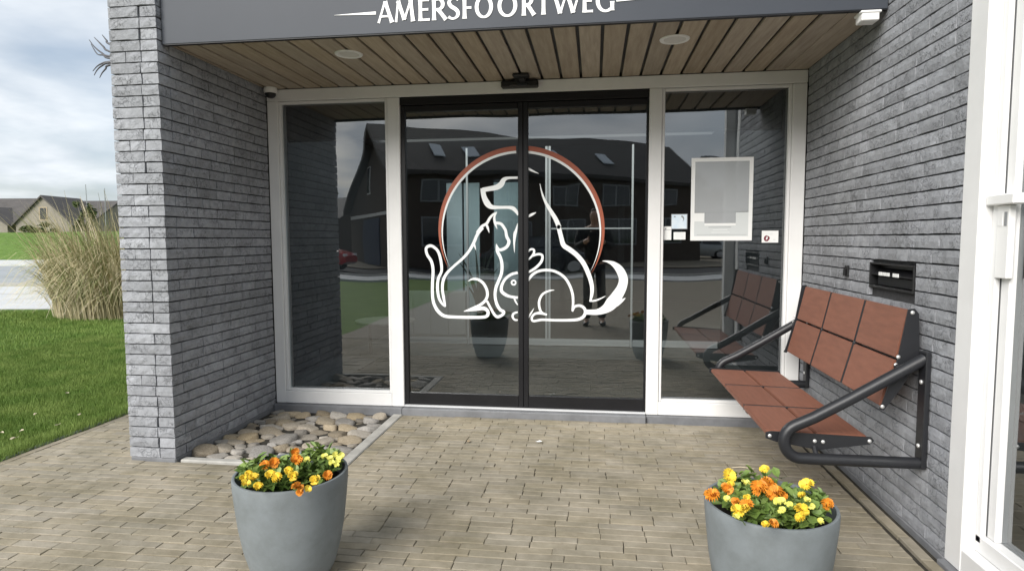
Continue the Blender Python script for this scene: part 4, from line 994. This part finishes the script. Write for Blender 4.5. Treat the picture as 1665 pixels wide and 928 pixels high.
# ------------------------------------------------------------------ pampas clump
pa = thing('pampas_grass', 'big clump of dry pampas grass on the lawn behind the pillar', 'pampas grass', (-8.75, 5.9, -.03))
def clump(name, material, n, c, spread, h0, h1, w, droop, seed):
    r = random.Random(seed); m = MB()
    for _ in range(n):
        a = r.uniform(0, 6.283); q = spread[0]*math.sqrt(r.random()); L = r.uniform(h0, h1); b = a + r.gauss(0, .5); out = r.uniform(.15, 1)*spread[1]; dr_ = r.uniform(.2, 1)*droop
        bx_, by_ = c[0]+q*math.cos(a), c[1]+q*math.sin(a); ww = w*r.uniform(.5, 1.5); side = Vector((-math.sin(b+.6), math.cos(b+.6), 0))
        V = []; S_ = 6
        for i in range(S_+1):
            t_ = i/S_; p = Vector((bx_+math.cos(b)*out*t_**1.6, by_+math.sin(b)*out*t_**1.6, -.03+L*(t_-dr_*.75*t_**2.6))); e = ww*min(1, .25+3*t_)*(1-t_*.85)
            V += [p-side*e, p+side*e]
        m.add(V, [(2*i, 2*i+1, 2*i+3, 2*i+2) for i in range(S_)])
    o = m.build(name, material, pa); o['kind'] = 'stuff'
clump('dry_leaves', 'reed', 5200, (-8.5, 6.0), (1.25, 1.0), 1.1, 2.7, .0085, 1.15, 1)
clump('green_leaves', 'reed_green', 3200, (-8.6, 6.0), (1.15, .95), 1.0, 2.4, .008, 1.1, 2)
clump('tangled_leaves', 'plume', 420, (-8.6, 6.0), (1.2, .9), .7, 1.7, .008, 1.3, 3)
for k in range(9):
    r = random.Random(50+k); a = r.uniform(0, 6.283); L = r.uniform(1.7, 2.25); o_ = r.uniform(.1, .6); m = MB()
    P_ = [Vector((-8.5+.5*math.cos(a)+math.cos(a)*o_*t_**1.5, 6.0+.4*math.sin(a)+math.sin(a)*o_*t_**1.5, L*t_-.25*o_*t_**3)) for t_ in [i/6 for i in range(7)]]
    m.tube(P_, [.006]*4+[.005, .013, .003], 6); m.build('plume_stalk', 'plume', pa)
for k in range(13):
    r = random.Random(150+k); a = r.uniform(3.4, 5.9); q = Vector((-8.6+r.uniform(.9, 1.25)*math.cos(a), 6.0+1.2*math.sin(a), -.02+r.uniform(0, .35))); L = r.uniform(.5, 1.3); an = r.uniform(.2, 1.1); m = MB()
    P_ = [q + Vector((math.sin(an)*L*t_, -.05*t_, math.cos(an)*L*t_ - .12*t_*t_)) for t_ in [i/4 for i in range(5)]]
    w_ = r.uniform(.5, 1.1); m.tube(P_, [.010*w_, .009*w_, .008*w_, .006*w_, .002], 6); m.build('broken_stalk', 'plume', pa)

# ------------------------------------------------------------------ view over the lawn: pavement, road, bank, houses
def strip(name, material, d0, d1, z0, z1, lab=None, l0=-75, l1=30, bev=0):
    o = MB(); a = CAM + FWD*d0; b = CAM + FWD*d1
    P_ = [a+RGT*l0, a+RGT*l1, b+RGT*l1, b+RGT*l0]
    o.prism([(p.x, p.y, z0) for p in P_], (0, 0, z1-z0)); ob = o.build(name, material); struct(ob); return ob
dep = lambda y: (CAMZ+.02)*FPX/(y-391)
for i, (ya_, yb_) in enumerate(((502, 496.5), (495.7, 489.6), (488.6, 477.8), (476.6, 466))): strip('pavement', 'slab', dep(ya_), dep(yb_), -.3, -.012+.004*(i % 2))
strip('gutter', 'sill', dep(502.3), dep(465.5), -.3, -.022); strip('kerb', 'concrete', dep(465), dep(461.5), -.3, .03)
strip('road', 'pale_road', dep(461.2), dep(432), -.3, -.015); strip('kerb', 'slab', dep(431.5), dep(428.5), -.3, .06); strip('cycle_path', 'slab', dep(427.3), dep(423.6), -.3, .04)
bk = MB(); d0, d1, d2 = 46, 62, 130
V = []; prof = [(46, .0), (49, .55), (52, 1.2), (56, 1.9), (60, 2.15), (75, 2.2), (140, 2.2)]
for d_, z_ in prof:
    for j in range(13):
        l = -110 + j*14; p = CAM + FWD*d_ + RGT*l; V.append((p.x, p.y, z_ + (.12*math.sin(j*1.9+d_) if 0 < z_ else -.05)))
bk.add(V, [(i*13+j, i*13+j+1, (i+1)*13+j+1, (i+1)*13+j) for i in range(len(prof)-1) for j in range(12)]); struct(bk.build('grass_bank', 'grass', None, True))
def gable_house(label, org, yaw, w, dpt, ze, zr, wall, roof, zb=0, gable_wings=(), wins=(), name='house', group=None):
    """ridge along local X (length w), gables at the ends; local -Y is the front"""
    h = thing(name, label, 'house', org, group); h.rotation_euler = (0, 0, yaw)
    def pt(m, nm, ma, par): o = m.build(nm, ma); o.parent = par; return o
    m = MB(); m.box((0, 0, zb), (w, dpt, ze)); pt(m, 'wall', wall, h)
    for x in (0.0, w):
        s = .02 if x else -.02
        m = MB(); m.prism([(x-.1 if x else x, 0, ze+.001), (x-.1 if x else x, dpt, ze+.001), (x-.1 if x else x, dpt/2, zr-.05)], (.1, 0, 0)); pt(m, 'gable', wall, h)
    rf = MB(); ov = .35; k_ = (zr-ze)/(dpt/2)
    for s in (0, 1):
        y0 = -ov if s == 0 else dpt+ov; z0 = ze - ov*k_
        rf.prism([(-.3, y0, z0), (-.3, dpt/2, zr), (-.3, dpt/2, zr+.2), (-.3, y0, z0+.2)], (w+.6, 0, 0))
    ro = pt(rf, 'roof', roof, h)
    for (gx, gw, gz, gd) in gable_wings:
        m = MB(); m.prism([(gx-gw/2, -gd, zb), (gx+gw/2, -gd, zb), (gx+gw/2, -gd, ze), (gx, -gd, gz), (gx-gw/2, -gd, ze)], (0, gd+dpt/2*.8, 0)); g_ = pt(m, 'gable_wing', wall, h)
        m = MB()
        for s in (-1, 1): m.prism([(gx, -gd-.25, gz+.02), (gx, -gd-.25, gz+.2), (gx+s*(gw/2+.3), -gd-.25, ze-.2), (gx+s*(gw/2+.3), -gd-.25, ze-.38)], (0, gd+dpt/2*.9, 0))
        pt(m, 'wing_roof', roof, h)
        for (wx, wz, ww, wh) in ((gx, ze+.35*(gz-ze), .8, 1.3),):
            m = MB(); m.box((wx-ww/2, -gd-.03, wz-wh/2), (wx+ww/2, -gd+.02, wz+wh/2)); f_ = pt(m, 'window', 'wood_in', h)
            m = MB(); m.box((wx-ww/2+.08, -gd-.04, wz-wh/2+.08), (wx+ww/2-.08, -gd-.031, wz+wh/2-.08)); pt(m, 'pane', 'house_glass', f_)
    for (wx, wz, ww, wh, ma) in wins:
        m = MB(); m.box((wx-ww/2, -.05, wz-wh/2), (wx+ww/2, .02, wz+wh/2)); f_ = pt(m, 'window' if ma == 'house_glass' else 'garage_door', 'house_white' if ma == 'house_glass' else ma, h)
        if ma == 'house_glass':
            m = MB(); m.box((wx-ww/2+.08, -.06, wz-wh/2+.08), (wx-.04, -.051, wz+wh/2-.08)).box((wx+.04, -.06, wz-wh/2+.08), (wx+ww/2-.08, -.051, wz+wh/2-.08)); pt(m, 'pane', ma, f_)
    return h, ro
D1 = 66
def px_at(x, y, d): return at(x, y, d)
o1 = px_at(-60, 384, D1); w1 = (px_at(66, 384, D1) - o1).length
s1 = D1/FPX
hx = lambda px: (px+60)*s1
gable_house('brown roofed house with beige gables on the grass bank', (o1.x, o1.y, 0), YAW, hx(70), 10, 3.2, CAMZ+70*s1, 'beige_brick', 'roof_grey', 1.5, [(hx(-12), 5.2, CAMZ+52*s1, 1.2)], [(hx(8), 2.5, 1.2, 1.1, 'house_glass')])
o2 = px_at(88, 384, D1-3); s2 = (D1-3)/FPX
h2, r2 = gable_house('beige gabled house with a skylight next to the pampas clump', (o2.x, o2.y, 0), YAW, 60*s2, 9, 3.1, CAMZ+65*s2, 'beige_brick', 'roof_grey', 1.5, [(4*s2, 5.6, CAMZ+68*s2, 1.6)], [(50*s2, 2.4, 1.4, 1.0, 'house_glass')])
m = MB(); m.box((28*s2-.55, 1.4, 0), (28*s2+.55, 2.4, .1)); sk = m.build('skylight', 'skylight'); sk.parent = r2; sk.location = (0, 0, 0)
kk = (CAMZ+65*s2-3.1)/4.5; sk.matrix_local = Matrix.Translation((28*s2, 1.2, 3.1+1.2*kk+.22)) @ Matrix.Rotation(math.atan(kk), 4, 'X') @ Matrix.Translation((-28*s2, -1.9, 0))
o3 = px_at(136, 384, D1+2); s3 = (D1+2)/FPX
gable_house('grey roofed house standing behind the pampas clump', (o3.x, o3.y, 0), YAW, 150*s3, 9, 3.0, CAMZ+62*s3, 'beige_brick', 'roof_grey', 1.5, [], [(20*s3, 2.4, 1.4, 1.0, 'house_glass')])
# bushes in front of the houses
def leaf_crown(name, material, parent, c, rad, n, s, seed):
    r = random.Random(seed); m = MB()
    cl = [(Vector((r.gauss(0, .5)*rad[0], r.gauss(0, .5)*rad[1], r.gauss(0, .45)*rad[2])), r.uniform(.25, .5)) for _ in range(14)]
    for _ in range(n):
        cc, cr = r.choice(cl); v = Vector((r.gauss(0, 1), r.gauss(0, 1), r.gauss(0, 1))).normalized()*r.random()**.4
        p = Vector(c) + cc + Vector((v.x*rad[0]*cr, v.y*rad[1]*cr, v.z*rad[2]*cr)); mt = Matrix.Translation(p) @ Matrix.Rotation(r.uniform(0, 6.28), 4, 'Z') @ Matrix.Rotation(r.uniform(-1.2, 1.2), 4, 'X')
        q = s*r.uniform(.6, 1.3); m.add([mt @ Vector(a) for a in ((-q, 0, 0), (0, -q*.5, 0), (q, 0, 0), (0, q*.5, 0))], [(0, 1, 2, 3)])
    o = m.build(name, material, parent); return o
for (px, py, d_, rad, lab) in ((142, 352, 52, (.8, .8, 1.1), 'dark evergreen shrub rising behind the pampas clump'), (62, 377, 58, (1.2, .8, .6), 'low dark shrub at the foot of the beige gable')):
    q = px_at(px, py, d_); t_ = thing('shrub', lab, 'shrub', (q.x, q.y, 1.5)); leaf_crown('crown', 'crown', t_, q, rad, 1500, .14, int(px)); one('trunk', 'bark', t_, 'tube', [(q.x, q.y, 1.0), (q.x, q.y, q.z)], [.12, .06], 8)
for (px, y0_, y1_, d_) in ((142, 330, 300, 60), (170, 330, 306, 62)):
    a_, b_ = px_at(px, y0_, d_), px_at(px-(3 if px < 150 else 0), y1_, d_); t_ = thing('aerial_mast', 'thin leaning aerial mast near the evergreen shrub' if px < 150 else 'thin upright aerial mast beside the brick pillar', 'mast', (a_.x, a_.y, a_.z), 'aerial masts beyond the lawn'); one('pole', 'galv', t_, 'tube', [(a_.x, a_.y, 2.0), b_], [.05, .03], 6)

# ------------------------------------------------------------------ what stands across the street and shows in the glass
RA = Vector((-10.26, 28.5)); dirv = Vector((13.3, 8.0)).normalized()
def V2(v): return Vector((v.x, -(v.y+CAMY)))                # virtual depth -> real place before the entrance
A = V2(RA); Bp = V2(RA + dirv*16.6)
ax = (Bp - A).normalized(); nrm = Vector((-ax.y, ax.x)); nrm = nrm if nrm.y > 0 else -nrm     # towards the entrance
ho = thing('terraced_house', 'dark brown house with long roof across the street mirrored in the glass', 'house', (A.x, A.y, 0))
ZR, ZEF, ZEB, SF, SBk, LEN = 6.45, 4.25, 2.85, 3.6, 8.0, 16.6
def W(l, s, z): q = A + ax*l + nrm*s; return Vector((q.x, q.y, z))
def hp(nm, ma, pts, ext, par=ho): m = MB(); m.prism(pts, ext); return m.build(nm, ma, par)
eL = W(LEN, 0, 0) - W(0, 0, 0)
hp('wall', 'dark_brick', [W(0, SF-.3, 0), W(0, -SBk+.3, 0), W(0, -SBk+.3, ZEB), W(0, 0, ZR-.1), W(0, SF-.3, ZEF)], eL)
e_ = W(LEN+.6, 0, 0) - W(0, 0, 0)
rfo = hp('roof', 'roof', [W(-.3, SF, ZEF-.1), W(-.3, 0, ZR), W(-.3, 0, ZR+.18), W(-.3, SF, ZEF+.1)], e_); hp('roof', 'roof', [W(-.3, -SBk, ZEB-.1), W(-.3, 0, ZR+.01), W(-.3, 0, ZR+.19), W(-.3, -SBk, ZEB+.1)], e_)
bo = ax*.06
for l0 in (-.38, LEN+.32):
    hp('bargeboard', 'house_white' if l0 > 0 else 'roof', [W(l0, -SBk, ZEB-.15), W(l0, 0, ZR-.05), W(l0, 0, ZR+.2), W(l0, -SBk, ZEB+.12)], (bo.x, bo.y, 0)); hp('bargeboard', 'house_white' if l0 > 0 else 'roof', [W(l0, SF, ZEF-.15), W(l0, 0, ZR-.05), W(l0, 0, ZR+.2), W(l0, SF, ZEF+.12)], (bo.x, bo.y, 0))
sl = (ZR-ZEF)/SF
for l0 in (2.0, 3.7, 8.0, 11.0):
    a, b = 1.6, 2.5; za_, zb_ = ZR-a*sl+.19, ZR-b*sl+.19
    hp('skylight', 'skylight', [W(l0, a, za_), W(l0+.6, a, za_), W(l0+.6, b, zb_), W(l0, b, zb_)], (0, 0, .05), rfo)
fz = nrm*.04
for l0 in (1.2, 4.6, 7.6, 10.4, 13.4):
    for (z0_, z1_, w_) in ((3.0, 3.95, 1.5), (1.0, 2.3, 1.9)):
        f_ = hp('window', 'ink', [W(l0, SF-.3, z0_), W(l0+w_, SF-.3, z0_), W(l0+w_, SF-.3, z1_), W(l0, SF-.3, z1_)], (fz.x, fz.y, 0))
        for i in range(2):
            u0 = l0+.07+i*(w_/2-.02); hp('pane', 'house_glass', [W(u0, SF-.255, z0_+.07), W(u0+w_/2-.12, SF-.255, z0_+.07), W(u0+w_/2-.12, SF-.255, z1_-.07), W(u0, SF-.255, z1_-.07)], (fz.x*.2, fz.y*.2, 0), f_)
gz = ax*-.04
hp('gutter_band', 'house_white', [W(-.001, -SBk+.5, 2.42), W(-.001, SF-.3, 2.42), W(-.001, SF-.3, 2.62), W(-.001, -SBk+.5, 2.62)], (gz.x, gz.y, 0))
hp('garage_door', 'blue_door', [W(-.001, -3.6, .05), W(-.001, .4, .05), W(-.001, .4, 2.3), W(-.001, -3.6, 2.3)], (gz.x, gz.y, 0))
f_ = hp('window', 'house_white', [W(-.001, -2.4, 3.6), W(-.001, -1.7, 3.6), W(-.001, -1.7, 5.0), W(-.001, -2.4, 5.0)], (gz.x, gz.y, 0)); hp('pane', 'house_glass', [W(-.045, -2.33, 3.66), W(-.045, -1.77, 3.66), W(-.045, -1.77, 4.94), W(-.045, -2.33, 4.94)], (gz.x*.2, gz.y*.2, 0), f_)
# far row of houses closing the street
gable_house('low dark house beyond the street lamp across the street', (16, -44, 0), R(172), 14, 9, 2.8, 5.2, 'dark_brick', 'roof', 0, [], [(4, 1.5, 1.6, 1.2, 'house_glass'), (10, 1.5, 1.6, 1.2, 'house_glass')])
gable_house('dark house set back behind the red car across the street', (-19, -40, 0), R(190), 14, 9, 2.8, 4.6, 'dark_brick', 'roof', 0, [], [(4, 1.5, 1.6, 1.2, 'house_glass'), (10, 1.5, 1.6, 1.2, 'house_glass')])
# street lamp
sl_ = thing('street_lamp', 'tall street lamp with a curved arm across the street', 'street lamp', (8.4, -35.5, 0))
one('pole', 'galv', sl_, 'tube', [(8.4, -35.5, 0), (8.4, -35.5, 3), (8.4, -35.5, 5.9)], [.09, .07, .06], 10); one('arm', 'galv', sl_, 'tube', [(8.4, -35.5, 5.85), (8.1, -35.4, 6.15), (7.5, -35.2, 6.3), (6.9, -35.0, 6.35)], .045, 8); bx('lamp_head', 'galv', sl_, (6.3, -35.1, 6.28), (6.95, -34.85, 6.38), .03)
# cars
def car(label, loc, yaw, paint, group='cars parked across the street'):
    c = thing('parked_car', label, 'car', loc, group); c.rotation_euler = (0, 0, yaw)
    def put(m, nm, ma, par=c, smooth=False): o = m.build(nm, ma, None, smooth); o.parent = par; return o
    L, Wd = 4.2, 1.74
    sec = [(-2.1, .42, .62, .72), (-2.05, .30, .80, .80), (-1.7, .20, .92, .85), (-1.0, .18, .95, .87), (0, .18, .97, .87), (1.0, .18, .95, .87), (1.6, .20, .82, .85), (1.95, .26, .72, .80), (2.1, .36, .6, .70)]
    m = MB(); V = []
    for x, z0, z1, w in sec:
        zm = (z0+z1)/2; V += [(x, -w*.92, z0), (x, -w, zm), (x, -w*.94, z1-.03), (x, -w*.8, z1), (x, w*.8, z1), (x, w*.94, z1-.03), (x, w, zm), (x, w*.92, z0)]
    n = len(sec); F = [(i*8+j, i*8+(j+1) % 8, (i+1)*8+(j+1) % 8, (i+1)*8+j) for i in range(n-1) for j in range(8)] + [tuple(range(8)), tuple((n-1)*8+j for j in range(7, -1, -1))]
    m.add(V, F); body = put(m, 'body', paint, c, 'auto')
    cab = [(-1.75, .93, .70), (-1.25, 1.38, .60), (-.2, 1.45, .61), (.35, 1.40, .60), (1.05, .95, .70)]
    m = MB(); V = []
    for x, z, w in cab: V += [(x, -w, z), (x, w, z)]
    base = [(-1.75, -.72, .9), (-1.75, .72, .9), (1.05, -.72, .9), (1.05, .72, .9)]
    k = len(V); V += base
    F = [(2*i, 2*i+1, 2*i+3, 2*i+2) for i in range(4)] + [tuple([k] + [2*i for i in range(5)] + [k+2]), tuple([k+3] + [2*i+1 for i in range(4, -1, -1)] + [k+1])]
    m.add(V, F); put(m, 'cabin', paint, c)
    for s in (-1, 1):
        for (a, b) in ((-1.22, -.35), (-.27, .62)):
            m = MB(); y = s*.725; t1 = 1.33 if a < -1 else 1.34
            m.prism([(a-.18 if a < -1 else a, y, .97), (b+(.22 if b > 0 else 0), y, .97), (b-(.25 if b > 0 else 0), s*.625, t1), (a+.1 if a < -1 else a, s*.625, t1)], (0, s*.012, 0)); put(m, 'side_window', 'house_glass', c)
    for (xa, za, xb, zb) in ((-1.70, .98, -1.29, 1.35), (.99, .99, .40, 1.375)):
        m = MB(); sg = -1 if xa < 0 else 1; m.prism([(xa, -.64, za), (xa, .64, za), (xb, .54, zb), (xb, -.54, zb)], (sg*.02, 0, .02)); put(m, 'windscreen', 'house_glass', c)
    for x in (-1.3, 1.32):
        for s in (-1, 1):
            mt = Matrix.Translation((x, s*.76, .32)) @ Matrix.Rotation(R(90), 4, 'X')
            m = MB(); m.lathe([(.2, -.1), (.31, -.1), (.32, -.08), (.32, .08), (.31, .1), (.2, .1)], (0, 0, 0), 24, mt); wh = put(m, 'wheel', 'tyre', c)
            m = MB(); m.lathe([(.02, -.112), (.2, -.105), (.2, .105), (.02, .112)], (0, 0, 0), 16, mt); put(m, 'rim', 'rim', wh)
    for s in (-1, 1):
        m = MB(); m.bbox((1.98, s*.58-.16, .58), (2.09, s*.58+.16, .70), .02); put(m, 'headlight', 'headlamp', c)
        m = MB(); m.bbox((-2.12, s*.6-.12, .62), (-2.04, s*.6+.12, .78), .02); put(m, 'taillight', 'taillamp', c)
    return c
car('dark parked car across the street mirrored in the sliding doors', (-2.0, -18.3, 0), R(2), 'car_dark')
car('red parked car across the street mirrored beside the pillar', (-11.7, -19.0, 0), R(-3), 'car_red')
car('silver parked car beyond the dark car mirrored in the side window', (6.0, -33.5, 0), R(180), 'car_silver')
# trees behind the far houses
def tree(label, c, h, rad, seed):
    t_ = thing('tree', label, 'tree', (c[0], c[1], 0), 'trees across the street'); r = random.Random(seed)
    m = MB(); m.tube([(c[0], c[1], 0), (c[0]+.1, c[1], h*.4), (c[0], c[1]+.1, h*.8)], [.22, .16, .05], 10)
    for k in range(7):
        a = r.uniform(0, 6.28); z = h*r.uniform(.35, .7); m.tube([(c[0], c[1], z), (c[0]+math.cos(a)*rad*.5, c[1]+math.sin(a)*rad*.5, z+rad*.5)], [.07, .02], 6)
    m.build('trunk', 'bark', t_); leaf_crown('crown', 'crown', t_, (c[0], c[1], h*.72), (rad, rad, rad*.9), 2600, .2, seed)
tree('round leafy tree beside the long dark house', (-17.5, -31, 0), 6.5, 2.3, 3); tree('leafy tree behind the silver car', (12.5, -43, 0), 4.2, 1.8, 5)

# ------------------------------------------------------------------ the photographer, mirrored in the doors
pe = thing('person', 'person in dark clothes holding up a phone before the entrance', 'person', (.0, -4.98, 0))
def skin_mesh(name, joints, edges, material, parent, lv=2):
    me = bpy.data.meshes.new(name); me.from_pydata([j[:3] for j in joints], edges, []); me.update()
    o = link(name, me, material, parent); sm = o.modifiers.new('skin', 'SKIN'); sm.use_smooth_shade = True
    for i, j in enumerate(joints):
        v = me.skin_vertices[0].data[i]; v.radius = (j[3], j[4] if len(j) > 4 else j[3]); v.use_root = (i == 0)
    s_ = o.modifiers.new('sub', 'SUBSURF'); s_.levels = lv; s_.render_levels = lv; return o
y = -4.98
J = [(0, y, .95, .14, .11), (0, y, 1.12, .135, .10), (0, y+.01, 1.30, .16, .11), (0, y+.01, 1.44, .13, .09), (0, y+.015, 1.52, .055), (0, y+.03, 1.57, .058, .066), (0, y+.035, 1.64, .076, .09), (0, y+.03, 1.70, .078, .092), (0, y+.02, 1.76, .05, .055)]
E_ = [(i, i+1) for i in range(8)]
for s in (-1, 1):
    b = len(J); J += [(s*.19, y, 1.42, .055), (s*.25, y+.10, 1.18, .045), (s*.12, y+.37, 1.275, .033), (s*.082, y+.435, 1.305, .028, .02)]
    E_ += [(3, b), (b, b+1), (b+1, b+2), (b+2, b+3)]
    b = len(J); J += [(s*.09, y, .88, .085), (s*.10, y+.01, .50, .06), (s*.11, y-.02, .10, .042), (s*.12, y+.10, .045, .04, .03), (s*.125, y+.17, .04, .035, .025)]
    E_ += [(0, b), (b, b+1), (b+1, b+2), (b+2, b+3), (b+3, b+4)]
skin_mesh('body', J, E_, 'skin', pe)
skin_mesh('jacket', [(0, y, .86, .175, .135), (0, y, 1.12, .165, .13), (0, y+.01, 1.32, .19, .135), (0, y+.01, 1.46, .12, .10)] + [q for s in (-1, 1) for q in ((s*.2, y, 1.42, .078), (s*.25, y+.10, 1.18, .064), (s*.13, y+.345, 1.265, .048))], [(0,1), (1,2), (2,3), (2,4), (4,5), (5,6), (2,7), (7,8), (8,9)], 'jacket', pe)
skin_mesh('trousers', [(0, y, .95, .15, .12)] + [q for s in (-1, 1) for q in ((s*.09, y, .86, .10), (s*.10, y+.01, .50, .078), (s*.11, y-.02, .10, .065))], [(0,1), (1,2), (2,3), (0,4), (4,5), (5,6)], 'trousers', pe)
for s in (-1, 1): skin_mesh('shoe', [(s*.11, y-.05, .05, .05, .05), (s*.12, y+.08, .045, .05, .04), (s*.125, y+.20, .035, .04, .03)], [(0,1), (1,2)], 'black_plastic', pe, 2)
skin_mesh('hair', [(0, y-.03, 1.63, .07, .055), (0, y-.012, 1.70, .085, .075), (0, y+.015, 1.765, .068, .06), (0, y+.04, 1.79, .035, .03)], [(0,1), (1,2), (2,3)], 'hair', pe)
for s in (-1, 1):                                            # fingers round the phone's edge
    for k in range(4): skin_mesh('finger', [(s*.088, y+.435, 1.300+.018*k-.02, .010), (s*.092, y+.455, 1.302+.018*k-.02, .009), (s*.083, y+.478-.006, 1.303+.018*k-.02, .0085), (s*.068, y+.480-.006, 1.303+.018*k-.02, .008)], [(0,1), (1,2), (2,3)], 'skin', pe, 1)
    skin_mesh('thumb', [(s*.085, y+.43, 1.30, .011), (s*.07, y+.452, 1.325, .010), (s*.055, y+.458, 1.335, .009)], [(0,1), (1,2)], 'skin', pe, 1)
ph = thing('phone', 'black phone held up by the person in dark clothes', 'phone', (0, -4.508, 1.30)); bx('phone_body', 'black_plastic', ph, (-.075, -4.512, 1.272), (.075, -4.504, 1.345), .003); bx('screen', 'house_glass', ph, (-.07, -4.5135, 1.277), (.07, -4.5122, 1.340))
